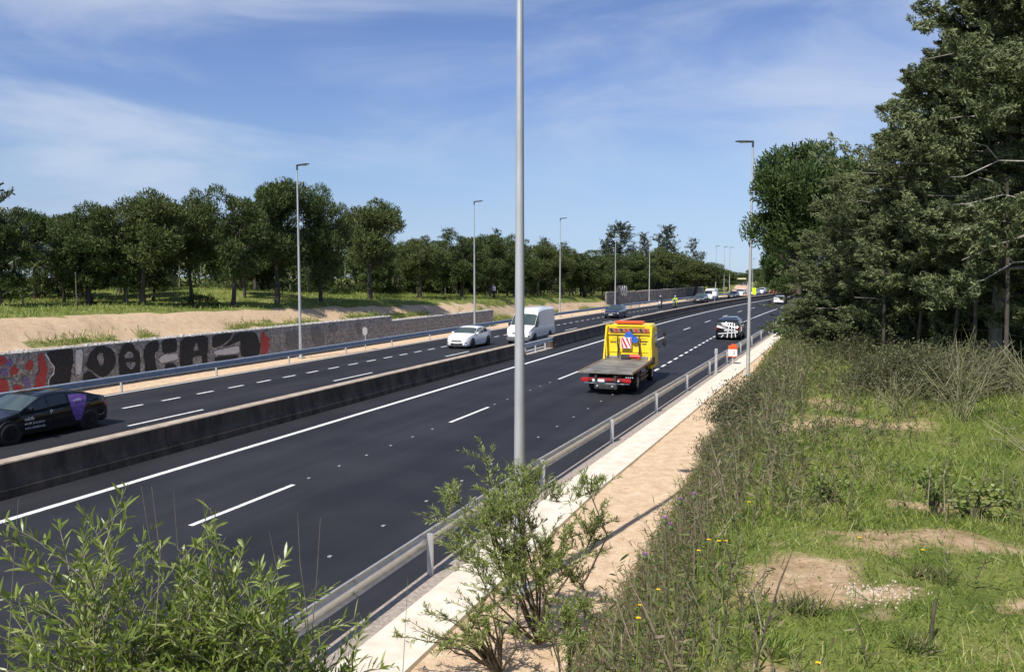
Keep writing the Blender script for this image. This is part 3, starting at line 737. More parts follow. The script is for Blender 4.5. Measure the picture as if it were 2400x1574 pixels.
# ------------------------------------------------------------------ vehicles
def lerp_prof(p, u): return float(np.interp(u, [a for a, b in p], [b for a, b in p]))
SHAPES = {
 'hatch': dict(top=[(0, .40), (.015, .47), (.05, .535), (.13, .60), (.26, .665), (.46, .955), (.52, .985), (.62, 1.0), (.74, .985), (.86, .93), (.94, .80), (.975, .66), (1, .60)],
               belt=[(0, .38), (.02, .45), (.26, .625), (.6, .66), (1, .70)], w=[(0, .70), (.02, .82), (.07, .94), (.2, 1), (.8, 1), (.94, .95), (.98, .88), (1, .80)], ws=(.275, .455), rw=(.885, .965), sw=[(.345, .475), (.49, .67), (.685, .80)], wheels=(.18, .80)),
 'sedan': dict(top=[(0, .38), (.015, .46), (.05, .53), (.13, .60), (.26, .67), (.43, .945), (.50, .985), (.58, 1.0), (.68, .975), (.80, .89), (.90, .775), (.965, .735), (.985, .66), (1, .58)],
               belt=[(0, .37), (.02, .44), (.26, .62), (.6, .665), (.9, .70), (1, .57)], w=[(0, .68), (.02, .82), (.07, .94), (.2, 1), (.8, 1), (.94, .94), (.98, .86), (1, .78)], ws=(.275, .425), rw=(.70, .885), sw=[(.345, .47), (.485, .63), (.645, .76)], wheels=(.185, .80)),
 'suv': dict(top=[(0, .42), (.015, .50), (.05, .57), (.13, .62), (.25, .67), (.41, .955), (.48, .985), (.6, 1.0), (.8, .985), (.92, .945), (.965, .78), (.985, .66), (1, .58)],
             belt=[(0, .40), (.02, .47), (.25, .63), (.6, .66), (.95, .70), (1, .56)], w=[(0, .74), (.02, .86), (.07, .96), (.2, 1), (.85, 1), (.96, .96), (.985, .90), (1, .84)], ws=(.26, .405), rw=(.925, .975), sw=[(.325, .45), (.465, .64), (.655, .86)], wheels=(.18, .79)),
 'van': dict(top=[(0, .30), (.01, .355), (.04, .42), (.10, .465), (.165, .50), (.275, .80), (.315, .90), (.36, .95), (.45, .985), (.6, 1.0), (.97, 1.0), (.99, .985), (1, .96)],
             belt=[(0, .29), (.01, .345), (.165, .475), (.3, .50), (1, .50)], w=[(0, .76), (.01, .86), (.04, .96), (.12, 1), (.98, 1), (1, .97)], ws=(.17, .285), rw=None, sw=[(.205, .315)], wheels=(.155, .765)),
}
class Car:
    def __init__(s, kind, L, Wd, H, clear=.17):
        s.sh = SHAPES[kind]; s.kind = kind; s.L, s.Wd, s.H, s.cl = L, Wd, H, clear
    def sec(s, u):
        sh = s.sh; H = s.H; ww = lerp_prof(sh['w'], u) * s.Wd / 2
        zt = lerp_prof(sh['top'], u) * H; zb = s.cl + (.10 if u < .03 or u > .975 else 0) * min(1, (.03 - min(u, 1 - u)) / .03 if min(u, 1 - u) < .03 else 0)
        zl = min(lerp_prof(sh['belt'], u) * H, zt - .02)
        up = max(0.0, (zt - zl) / (.36 * H)); k = .05 if s.kind == 'van' else .20
        wt = ww * (.95 - k * min(up, 1.25))
        return [(0, zb), (.86 * ww, zb), (.965 * ww, zb + .06), (ww, zb + .32 * (zl - zb)), (.99 * ww, zb + .72 * (zl - zb)), (.95 * ww, zl), (wt + .012, zl + .84 * (zt - zl)), (wt * .88, zt - .018 * H * min(1, up + .3)), (wt * .45, zt), (0, zt + .004)]
    def S(s, u, v, side=1):
        c = s.sec(u); t = min(max(v, 0), 8.9999); i = int(t); f = t - i
        y = c[i][0] * (1 - f) + c[i + 1][0] * f; z = c[i][1] * (1 - f) + c[i + 1][1] * f
        return Vector((s.L / 2 - u * s.L, side * y, z))
    def nrm(s, u, v, side):
        e = .004; du = s.S(min(u + e, 1), v, side) - s.S(max(u - e, 0), v, side); dv = s.S(u, min(v + .05, 8.999), side) - s.S(u, max(v - .05, 0), side)
        n = du.cross(dv) * side
        c = Vector((s.L / 2 - u * s.L, 0, s.H * .45)); n.normalize()
        return n if n.dot(s.S(u, v, side) - c) > 0 else -n
    def body(s):
        us = sorted(set([0, .006, .015, .03, .05, .075, .1, .13] + [i / 48 for i in range(1, 48)] + [.955, .97, .985, .995, 1] + [a for a, b in s.sh['top']]))
        vv = [i * .5 for i in range(0, 19)]; vv[-1] = 9
        V = []; n = len(vv)
        for u in us:
            for v in vv: V.append(s.S(u, min(v, 8.9999), 1))
            for v in vv[-2:0:-1]: V.append(s.S(u, v, -1))
        k = 2 * n - 2; m = MB()
        F = [(i * k + j, i * k + (j + 1) % k, (i + 1) * k + (j + 1) % k, (i + 1) * k + j) for i in range(len(us) - 1) for j in range(k)]
        F += [tuple(range(k - 1, -1, -1)), tuple((len(us) - 1) * k + j for j in range(k))]
        m.add(V, F); return m
    def patch(s, u0, u1, v0, v1, side, off=.006, slant=(0, 0), nu=8, nv=4, m=None):
        """quad patch lying just off the body surface; slant shifts u0/u1 at v0 relative to v1"""
        m = m or MB(); V = []
        for i in range(nu + 1):
            for j in range(nv + 1):
                f = j / nv; a = u0 + slant[0] * (1 - f); b = u1 + slant[1] * (1 - f)
                u = a + (b - a) * i / nu; v = v0 + (v1 - v0) * f
                V.append(s.S(u, v, side) + s.nrm(u, v, side) * off)
        q = nv + 1; F = [(i * q + j, (i + 1) * q + j, (i + 1) * q + j + 1, i * q + j + 1) for i in range(nu) for j in range(nv)]
        m.add(V, F); return m
def wheel(t, x, y, r, w, rim, n=20):
    sgn = 1 if y > 0 else -1
    arch = MB().lathe((x, y - sgn * .02, r * 1.06), (0, sgn, 0), [(-.10, r * 1.20), (.016, r * 1.20), (.017, r * 1.10)], n); arch.build('wheel_arch', 'black_plastic', t)
    o = MB().lathe((x, y, r), (0, sgn, 0), [(-w, r * .9), (-w + .03, r), (-.005, r), (.022, r * .93), (.024, r * .70), (.006, r * .66), (.004, .01)], n + 6).build('wheel', 'rubber', t, 50)
    m = MB().lathe((x, y + sgn * .010, r), (0, sgn, 0), [(-.01, r * .66), (.010, r * .66), (.012, r * .58), (-.002, r * .56), (-.002, .01)], n)
    for k in range(5):
        a = 2 * math.pi * k / 5 + .3
        m.add([Vector((x + math.cos(a + da) * rr, y + sgn * (.018 if rr > .1 else .03), r + math.sin(a + da) * rr)) for rr, da in ((.04, -.7), (.04, .7), (r * .60, .17), (r * .60, -.17))], [(0, 1, 2, 3)])
    m.lathe((x, y + sgn * .01, r), (0, sgn, 0), [(0, .05), (.022, .045)], 10)
    m.build('rim', rim, o)
def car(name, label, cat, kind, L, Wd, H, s, lat, away, paint, glass='glass_dark', rim='rim_silver', group=None, yaw=0.0, z=0.004, wr=.33, simple=False, clear=.17, ax=None):
    """s, lat: centre of the car; away=True drives away from the camera"""
    hd = heading(s) + (math.pi / 2 if away else -math.pi / 2) + yaw
    if ax is None: loc = P(s, lat, z)
    else: loc, hd = ax
    t = thing(name, label, cat, loc, hd, group)
    c = Car(kind, L, Wd, H, clear); sh = c.sh
    c.body().build('body', paint, t, 32)
    c.patch(sh['ws'][0], sh['ws'][1], 6.15, 8.99, 1, m=c.patch(sh['ws'][0], sh['ws'][1], 6.15, 8.99, -1, .007), off=.007).build('windscreen', glass, t, 60)
    if sh['rw']: c.patch(sh['rw'][0], sh['rw'][1], 6.4, 8.99, 1, m=c.patch(sh['rw'][0], sh['rw'][1], 6.4, 8.99, -1, .007), off=.007).build('rear_window', 'glass_dark', t, 60)
    elif kind == 'van':
        pass
    for sd in (1, -1):
        for i, (a, b) in enumerate(sh['sw']):
            first = i == 0; last = i == len(sh['sw']) - 1
            v1 = 5.88
            sl = (-.055 if first else 0, (.03 if last and kind != 'van' and kind != 'suv' else 0))
            if kind == 'van': sl = (-.02, .03)
            c.patch(a, b, 5.10, v1, sd, .008, sl).build('side_window', glass if glass != 'glass_green' else 'glass_dark', t, 60)
        # lamps
        c.patch(.022, .085, 3.95 if kind != 'van' else 3.8, 4.85, sd, .008, (-.004, -.02)).build('headlight', 'lamp_clear', t, 60)
        c.patch(.945, .992, 3.9, 4.9, sd, .008, (.01, 0)).build('tail_light', 'lamp_red', t, 60)
        # mirrors
        mu = sh['sw'][0][0] - .01; p = c.S(mu, 5.25, sd)
        MB().box(p + Vector((.02, sd * .11, .05)), (.10, .20, .14) if kind != 'van' else (.12, .2, .30), bevel=.04).build('mirror', paint if kind != 'van' else 'black_plastic', t, 40)
        if not simple:
            for uu in ([.335, .48, .655] if kind in ('hatch', 'sedan', 'suv') else [.20, .325]):
                c.patch(uu, uu + .0025, 2.2, 5.05, sd, .004, nu=1).build('door_seam', 'black_plastic', t)
            for uu in ([.455, .62] if kind in ('hatch', 'sedan', 'suv') else [.30]):
                q = c.S(uu, 4.55, sd); MB().box(q + Vector((0, sd * .015, 0)), (.17, .03, .028), bevel=.01).build('door_handle', paint, t)
        for wx in sh['wheels']:
            xx = L / 2 - wx * L; yy = sd * (lerp_prof(sh['w'], wx) * Wd / 2 + .004); wheel(t, xx, yy, wr, .2, rim)
    hz = lerp_prof(sh['belt'], .02) * H
    fx = L / 2
    for sd in (1, -1): c.patch(.0005, .02, 3.3, 3.75, sd, .006).build('bumper_trim', 'black_plastic', t, 60)
    MB().box((fx + .012, 0, hz * .86), (.03, Wd * .42, .07), bevel=.01).build('grille', 'black_plastic', t)
    MB().box((fx + .014, 0, c.cl + .17), (.03, Wd * .50, .12), bevel=.01).build('air_intake', 'black_plastic', t)
    MB().box((fx + .034, 0, hz * .66), (.012, .48, .10)).build('number_plate', 'plate_white', t)
    MB().box((-fx - .012, 0, hz * (.95 if kind != 'van' else .7)), (.016, .48, .10)).build('number_plate', 'plate_white', t)
    MB().box((-fx - .006, 0, c.cl + .12), (.05, Wd * .72, .16), bevel=.02).build('rear_bumper', 'black_plastic', t)
    return t, c
FLOW = 'oncoming cars on the far carriageway'
def lettering(parent, text, loc, size, mat, rot):
    cu = bpy.data.curves.new('lettering', 'FONT'); cu.body = text; cu.size = size; cu.extrude = .001; cu.resolution_u = 2
    tmp = bpy.data.objects.new('tmp', cu); C.objects.link(tmp); bpy.context.view_layer.update()
    me = bpy.data.meshes.new_from_object(tmp.evaluated_get(bpy.context.evaluated_depsgraph_get())); bpy.data.objects.remove(tmp)
    me.materials.clear(); me.materials.append(MATS[mat]); me.name = 'lettering'
    o = bpy.data.objects.new('lettering', me); C.objects.link(o); o.parent = parent; o.location = loc; o.rotation_euler = rot; return o

# 1 black fastback at the left edge, lettered door and violet print
t, c = car('black_car', 'black fastback car with violet print and white lettering at left edge', 'car', 'sedan', 4.62, 1.84, 1.42, 18.7, -23.85, False, 'paint_black', 'glass_green', 'rim_dark', FLOW)
# the camera sees its left-hand side (y > 0 faces the centre of the road)
sd = 1
def side_poly(c, pts, sd, off): return [c.S(u, v, sd) + c.nrm(u, v, sd) * off for u, v in pts]
m = MB()
rows = [[(.655, 5.75), (.70, 5.80), (.755, 5.83), (.795, 5.7)], [(.650, 5.1), (.70, 5.1), (.755, 5.1), (.79, 5.1)], [(.655, 4.4), (.70, 4.4), (.745, 4.4), (.775, 4.4)], [(.665, 3.6), (.70, 3.6), (.735, 3.6), (.755, 3.6)], [(.685, 2.8), (.70, 2.75), (.72, 2.75), (.735, 2.8)]]
flat = [p for r in rows for p in side_poly(c, r, sd, .011)]
m.add(flat, [(i * 4 + j, i * 4 + j + 1, (i + 1) * 4 + j + 1, (i + 1) * 4 + j) for i in range(4) for j in range(3)]); m.build('violet_print', 'violet_print', t)
ysd = c.Wd / 2 * 1.0 + .010
for i, (tx, sz) in enumerate((('cabify', .15), ('work practices', .115), ('cero emisiones', .115))):
    lettering(t, tx, (.98, ysd, .66 - i * .135), sz, 'sign_white', (R(90), 0, R(180)))
lettering(t, 'P', (.08, ysd, .74), .20, 'sign_white', (R(90), 0, R(180)))
lettering(t, 'cabify', (-.83, ysd - .055, 1.0), .14, 'sign_white', (R(78), 0, R(180)))
# 2 white saloon, 3 high roof van, 4 dark hatchback
car('white_car', 'white saloon car driving towards the camera, left of the van', 'car', 'sedan', 4.45, 1.80, 1.47, 53.0, -23.6, False, 'paint_white', 'glass_green', 'rim_dark', FLOW)
t, c = car('white_van', 'tall white high roof delivery van behind the nearest lamp post', 'van', 'van', 5.9, 2.05, 2.62, 59.0, -21.05, False, 'paint_white', 'glass_green', 'rim_dark', FLOW, wr=.35)
for sd in (1, -1):
    c.patch(.004, .10, 2.0, 3.1, sd, .01).build('bumper_corner', 'grey_plastic', t, 60)
    c.patch(.02, .10, 3.45, 4.7, sd, .011, (0, -.02)).build('headlamp_surround', 'lamp_clear', t, 60)
    c.patch(.24, .98, 2.15, 2.75, sd, .012, nu=14).build('side_moulding', 'grey_plastic', t, 60)
    c.patch(.345, .3475, 2.8, 6.0, sd, .006, nu=1).build('door_seam', 'grey_plastic', t); c.patch(.55, .5525, 2.8, 6.0, sd, .006, nu=1).build('door_seam', 'grey_plastic', t)
MB().box((2.98, 0, .40), (.06, 1.75, .26), bevel=.03).build('front_bumper', 'grey_plastic', t)
car('dark_car', 'dark blue grey hatchback coming on in the middle lane beyond the van', 'car', 'hatch', 4.2, 1.80, 1.52, 93.3, -23.45, False, 'paint_navy', 'glass_green', 'rim_silver', FLOW)
car('black_suv', 'black off-road car coming on behind the two motorcycles', 'car', 'suv', 4.5, 1.88, 1.70, 146.5, -24.3, False, 'paint_darkgrey', 'glass_green', 'rim_dark', FLOW, simple=True)
t, c = car('white_van', 'small far white van just behind the black off-road car', 'van', 'van', 5.2, 1.95, 2.25, 163, -26.3, False, 'paint_white', 'glass_dark', 'rim_dark', FLOW, simple=True)
car('dark_car', 'far dark car beside the white square roadside sign', 'car', 'hatch', 4.2, 1.8, 1.48, 176, -24.6, False, 'paint_darkgrey', 'glass_dark', 'rim_dark', FLOW, simple=True)
car('white_suv', 'far white car left of the pair below the sandy slope', 'car', 'suv', 4.4, 1.85, 1.72, 189, -26.0, False, 'paint_white', 'glass_dark', 'rim_dark', FLOW, simple=True)
car('silver_car', 'far silver car right of the pair below the sandy slope', 'car', 'suv', 4.4, 1.85, 1.78, 192, -23.6, False, 'paint_silver', 'glass_dark', 'rim_dark', FLOW, simple=True)
car('white_car', 'very far white car beyond the barrier beside the lime sign', 'car', 'suv', 4.4, 1.85, 1.70, 210, -25.9, False, 'paint_white', 'glass_dark', 'rim_dark', FLOW, simple=True)
car('red_car', 'very far red car seen over the barrier next to the trees', 'car', 'hatch', 4.2, 1.8, 1.55, 212, -16.9 - 3.0 + 2.2, False, 'paint_red', 'glass_dark', 'rim_dark', FLOW, simple=True)[0].location = P(214, -23.4, .004)
# right carriageway
car('white_car', 'white saloon car driving away in the distance on the near carriageway', 'car', 'sedan', 4.5, 1.84, 1.44, 146.5, -10.6, True, 'paint_white', 'glass_dark', 'rim_dark', 'cars on the near carriageway', simple=True)
t, c = car('taped_car', 'black off-road car with white tape strips across its tailgate', 'car', 'suv', 4.5, 1.90, 1.72, 67.4, -6.95, True, 'paint_black', 'glass_dark', 'rim_silver', 'cars on the near carriageway')
xr = -4.5 / 2 - .05
def tape(y0, z0, y1, z1, w=.065):
    d = Vector((0, y1 - y0, z1 - z0)); n = Vector((0, -d.z, d.y)).normalized() * w / 2
    def xx(z):
        if z < .58 * 1.72: return xr - .02
        us_ = np.linspace(.6, 1, 60); tz_ = np.array([lerp_prof(c.sh['top'], u_) * 1.72 for u_ in us_]); return 4.5 / 2 - float(np.interp(-z, -tz_, us_)) * 4.5 - .035
    k = 6; V = []
    for i in range(k + 1):
        p = Vector((0, y0, z0)) + d * (i / k)
        for sg in (1, -1):
            q = p + n * sg; V.append((xx(q.z), q.y, q.z))
    MB().add(V, [(2 * i, 2 * i + 1, 2 * i + 3, 2 * i + 2) for i in range(k)]).build('tape_strip', 'tape_white', t, fix=False)
tape(.02, .20, -.16, 1.38); tape(-.33, .20, -.33, 1.38); tape(-.64, .26, -.50, 1.32); tape(.82, 1.04, -.80, .72); tape(.45, 1.26, -.78, .94); tape(.70, .50, -.80, .64); tape(.46, .22, .30, .42)
MB().box((-.2, 0, 1.735), (1.5, 1.15, .012), bevel=.004).build('roof_glass', 'glass_green', t)
m = MB()
for sgn in (-1,):
    m.tube([(-1.35, -.965, 1.0), (-1.10, -.972, 1.0), (-1.08, -.975, .80), (-1.12, -.975, .66), (-1.36, -.97, .66), (-1.35, -.965, 1.0)], .02, 5)
m.build('tape_square', 'tape_white', t)

# ------------------------------------------------------------------ yellow flatbed recovery truck
def truck():
    sR, lat = 33.6, -8.62                            # s of the rear edge of the deck
    t = thing('recovery_truck', 'yellow flatbed recovery truck with empty grey deck driving away', 'truck', P(sR, lat, .004), heading(sR) + math.pi / 2 + R(1.5))
    # local x forward (0 at the deck's rear edge), y left, z up
    m = MB(); V = [(0, -1.16, .93), (0, 1.16, .93), (0, 1.16, 1.00), (0, -1.16, 1.00), (5.1, -1.14, .98), (5.1, 1.14, .98), (5.1, 1.14, 1.08), (5.1, -1.14, 1.08)]
    m.add(V, [(0, 1, 2, 3), (4, 7, 6, 5), (3, 2, 6, 7), (0, 4, 5, 1), (0, 3, 7, 4), (1, 5, 6, 2)]); dk = m.build('deck', 'deck_steel', t)
    for k in range(7): MB().box((.5 + k * .68, 0, 1.012 + k * .0107), (.025, 2.20, .012)).build('deck_rib', 'steel_dark', dk)
    for sd in (1, -1):
        MB().add([(0.02, sd * 1.18, .91), (5.1, sd * 1.16, .96), (5.1, sd * 1.16, 1.10), (.02, sd * 1.18, 1.02), (0.02, sd * 1.10, .91), (5.1, sd * 1.10, .96), (5.1, sd * 1.10, 1.10), (.02, sd * 1.10, 1.02)], [(0, 1, 2, 3), (4, 7, 6, 5), (3, 2, 6, 7), (0, 4, 5, 1), (0, 3, 7, 4), (1, 5, 6, 2)]).build('deck_side_rail', 'rust', t)
        MB().box((2.7, sd * .42, .72), (5.4, .10, .26)).build('chassis_beam', 'steel_dark', t)
    for k in range(17):
        MB().box((.35 + k * .27, -1.187, 1.0 + k * .0035), (.05, .012, .07)).build('lashing_hook', 'deck_steel', t)
    MB().box((5.05, 0, 1.14), (.10, 2.25, .12), bevel=.02).build('deck_front_stop', 'deck_steel', t)
    # rear: red beacon board, plate, lamps, tow gear
    MB().box((.16, 0, .66), (.08, 2.15, .14), bevel=.015).build('rear_beam', 'beam_red', t)
    for sd in (1, -1):
        MB().box((.10, sd * .92, .63), (.09, .34, .13), bevel=.02).build('tail_light', 'lamp_red', t)
        MB().box((.10, sd * .55, .62), (.07, .09, .06), bevel=.01).build('reversing_lamp', 'lamp_clear', t)
    pl = MB().box((.085, .32, .62), (.02, .52, .12)).build('number_plate', 'plate_white', t)
    MB().box((.25, 0, .49), (.10, 2.0, .05)).build('underrun_bar', 'galvanised', t)
    MB().box((.30, 0, .36), (.5, 1.0, .22), bevel=.04).build('tow_gear', 'steel_dark', t)
    for y in (.36, -.30): MB().ball((.03, y, .38), .05).build('tow_pin', 'galvanised', t)
    for k in range(4): MB().box((.12, -.98 - .0 * k + .09 * k * -1 + .1, .80), (.03, .05, .06)).build('marker_lamp', 'lamp_clear', t)
    # wheels
    def tw(x, y, r, w, dual=False):
        sgn = 1 if y > 0 else -1
        o = MB().lathe((x, y, r), (0, sgn, 0), [(-w, r * .9), (-w + .04, r), (-.03, r), (0, r * .93), (.002, r * .64), (-.05, r * .6), (-.05, .02)], 28).build('wheel', 'rubber', t, 50)
        MB().lathe((x, y, r), (0, sgn, 0), [(-.06, r * .62), (-.01, r * .60), (-.045, r * .45), (-.03, r * .2), (.01, r * .17), (.012, .01)], 20).build('rim', 'rim_silver', o, 40)
    for sd in (1, -1):
        tw(1.75, sd * 1.08, .42, .52); tw(5.75, sd * 1.05, .42, .28)
        MB().box((1.75, sd * .86, .88), (1.15, .52, .03), bevel=.01).build('mudguard', 'black_plastic', t)
        MB().box((3.55, sd * 1.02, .60), (1.9, .05, .10)).build('side_guard', 'rust', t); MB().box((3.55, sd * 1.02, .40), (1.9, .05, .10)).build('side_guard', 'rust', t)
        MB().box((2.75, sd * 1.0, .56), (.06, .06, .5)).build('guard_post', 'steel_dark', t); MB().box((4.35, sd * 1.0, .56), (.06, .06, .5)).build('guard_post', 'steel_dark', t)
    MB().box((3.4, .55, .55), (1.1, .55, .42), bevel=.06).build('fuel_tank', 'steel_dark', t)
    # cab: lofted shell
    m = MB(); V = []; hw = 1.08
    st = [(5.25, .62, 2.62), (5.30, .60, 2.70), (6.55, .60, 2.74), (6.80, .60, 2.60), (7.02, .60, 1.75), (7.10, .60, 1.35), (7.12, .62, .80)]
    for (x, z0, z1) in st:
        w = hw if x > 5.28 else hw - .03
        for (y, z) in [(-w, z0), (-w, z0 + .55 * (z1 - z0)), (-w * .975, z1 - .12), (-w * .90, z1), (w * .90, z1), (w * .975, z1 - .12), (w, z0 + .55 * (z1 - z0)), (w, z0)]: V.append((x, y, z))
    k = 8; F = [(i * k + j, i * k + (j + 1) % k, (i + 1) * k + (j + 1) % k, (i + 1) * k + j) for i in range(len(st) - 1) for j in range(k)]
    F += [tuple(range(k - 1, -1, -1)), tuple((len(st) - 1) * k + j for j in range(k))]
    m.add(V, F); cab = m.build('cab', 'paint_yellow', t, 25)
    MB().box((5.235, 0, 1.62), (.03, 1.86, 1.0), bevel=.01).build('rear_panel', 'paint_yellow', cab)
    for sd in (1, -1):
        MB().add([(6.10, sd * 1.086, 1.62), (6.86, sd * 1.086, 1.55), (6.72, sd * 1.075, 2.32), (6.15, sd * 1.075, 2.36)], [(0, 1, 2, 3)]).build('side_window', 'glass_dark', cab)
        MB().box((5.62, sd * 1.095, .95), (.75, .04, .35), bevel=.02).build('wheel_arch_trim', 'black_plastic', cab)
        MB().tube([(6.9, sd * 1.05, 2.35), (6.95, sd * 1.42, 2.38), (6.95, sd * 1.42, 1.55), (6.9, sd * 1.06, 1.5)], .022, 6).build('mirror_arm', 'black_plastic', t)
        MB().box((6.95, sd * 1.40, 2.22), (.10, .17, .24), bevel=.04).build('mirror', 'black_plastic', t, 40)
        MB().box((6.95, sd * 1.40, 1.78), (.10, .18, .38), bevel=.04).build('mirror', 'black_plastic', t, 40)
    MB().add([(6.87, -.98, 1.52), (6.87, .98, 1.52), (6.80, .92, 2.50), (6.80, -.92, 2.50)], [(0, 1, 2, 3)]).build('windscreen', 'glass_green', t).location = (.20, 0, 0)
    # yellow frame behind the cab with sloping side struts, chevron board, light bar
    fr = MB(); z1 = 2.66
    for sd in (1, -1):
        fr.box((5.05, sd * 1.08, 1.88), (.09, .09, 1.66)); fr.tube([(4.45, sd * 1.10, 1.08), (5.0, sd * 1.10, z1)], .045, 6)
    fr.box((5.05, 0, z1 + .02), (.09, 2.25, .09)); fr.box((5.05, 0, 2.28), (.04, 2.1, .05)); fr.build('headboard_frame', 'paint_yellow', t)
    MB().box((5.12, 0, 1.80), (.03, 2.08, 1.42)).build('headboard', 'paint_yellow', t)
    MB().box((5.10, 0, 1.42), (.05, 1.9, .05)).build('headboard_rib', 'paint_yellow', t); MB().box((5.10, 0, 1.98), (.05, 1.9, .04)).build('headboard_rib', 'paint_yellow', t)
    cb = MB().box((4.99, 0, 2.46), (.03, 1.96, .18)).build('chevron_board', 'cloth_brown', t)
    for k in range(8):
        y = .86 - k * .24; MB().add([(4.973, y, 2.38), (4.973, y - .11, 2.38), (4.973, y - .03, 2.54), (4.973, y + .08, 2.54)], [(0, 1, 2, 3)]).build('chevron_stripe', 'sign_red' if k % 2 else 'black_plastic', cb)
    lb = MB().box((5.25, 0, 2.84), (.34, 1.42, .15), bevel=.05).build('light_bar', 'orange_beacon', t, 40)
    MB().box((5.25, 0, 2.755), (.22, 1.2, .05)).build('light_bar_foot', 'steel_dark', lb)
    # things fixed to the headboard: red/white warning board, blue sign, straps, winch
    wb = MB().box((4.93, .12, 1.86), (.025, .52, .52)).build('warning_board', 'sign_white', t); wb.rotation_euler[0] = 0
    for k in range(-1, 3):
        y0 = .36 - k * .21; pts = []
        for (dy, z) in ((0, 2.10), (-.10, 2.10), (-.34, 1.62), (-.24, 1.62)):
            pts.append((4.914, y0 + dy, z))
        # clip to the board
        lo, hi = .12 - .25, .12 + .25
        pts = [(a, min(max(b, lo), hi), cz) for a, b, cz in pts]
        MB().add(pts, [(0, 1, 2, 3)]).build('warning_stripe', 'sign_red', wb)
    MB().lathe((4.955, -.02, 2.18), (-1, 0, 0), [(0, .22), (.03, .22)], 22).build('blue_sign', 'sign_blue', t)
    MB().lathe((4.962, -.30, 2.02), (-1, 0, 0), [(0, .16), (.02, .16)], 18).build('blue_sign', 'sign_blue', t)
    for y in (.52, -.52):
        MB().tube([(4.95, y, 2.22), (4.93, y + .02, 1.9), (4.93, y - .03, 1.55), (4.93, y, 1.2)], [.03, .035, .05, .04], 6).build('hanging_strap', 'steel_dark', t)
    MB().tube([(4.96, .85, 2.24), (4.96, -.85, 2.24)], .012, 5).build('strap_rail', 'steel_dark', t)
    MB().box((4.72, .10, 1.20), (.3, .42, .22), bevel=.04).build('winch', 'steel_dark', t); MB().lathe((4.70, -.12, 1.22), (0, -1, 0), [(0, .10), (.5, .10)], 14).build('winch_drum', 'sign_red', t, 40)
    MB().box((4.70, -.55, 1.20), (.16, .14, .2), bevel=.03).build('winch_motor', 'orange_beacon', t)
    for i, (y, z, a) in enumerate(((-.72, 1.92, .34), (-.74, 1.80, .22), (.78, 1.86, .3))): MB().box((5.10, y, z), (.012, a, .05)).build('small_print', 'steel_dark', t)
    return t
truck()

# ------------------------------------------------------------------ motorcycles and riders
def skin_body(name, verts, edges, radii, mat, parent, root=0):
    me = bpy.data.meshes.new(name); me.from_pydata(verts, edges, []); o = bpy.data.objects.new(name, me); C.objects.link(o); o.parent = parent
    md = o.modifiers.new('skin', 'SKIN'); md.use_smooth_shade = True
    for i, r in enumerate(radii):
        me.skin_vertices[0].data[i].radius = (r, r) if not isinstance(r, tuple) else r
        me.skin_vertices[0].data[i].use_root = (i == root)
    sb = o.modifiers.new('sub', 'SUBSURF'); sb.levels = 1; sb.render_levels = 1
    me.materials.append(MATS[mat]); return o
def ensure_skin(me):
    if not me.skin_vertices:
        bm = bmesh.new(); bm.from_mesh(me); bm.verts.layers.skin.verify(); bm.to_mesh(me); bm.free()
_old = skin_body
def skin_body(name, verts, edges, radii, mat, parent, root=0):
    me = bpy.data.meshes.new(name); me.from_pydata(verts, edges, []); ensure_skin(me)
    o = bpy.data.objects.new(name, me); C.objects.link(o); o.parent = parent
    md = o.modifiers.new('skin', 'SKIN'); md.use_smooth_shade = True
    for i, r in enumerate(radii):
        d = me.skin_vertices[0].data[i]; d.radius = (r, r) if not isinstance(r, tuple) else r; d.use_root = (i == root)
    sb = o.modifiers.new('sub', 'SUBSURF'); sb.levels = 1; sb.render_levels = 1
    me.materials.append(MATS[mat]); return o
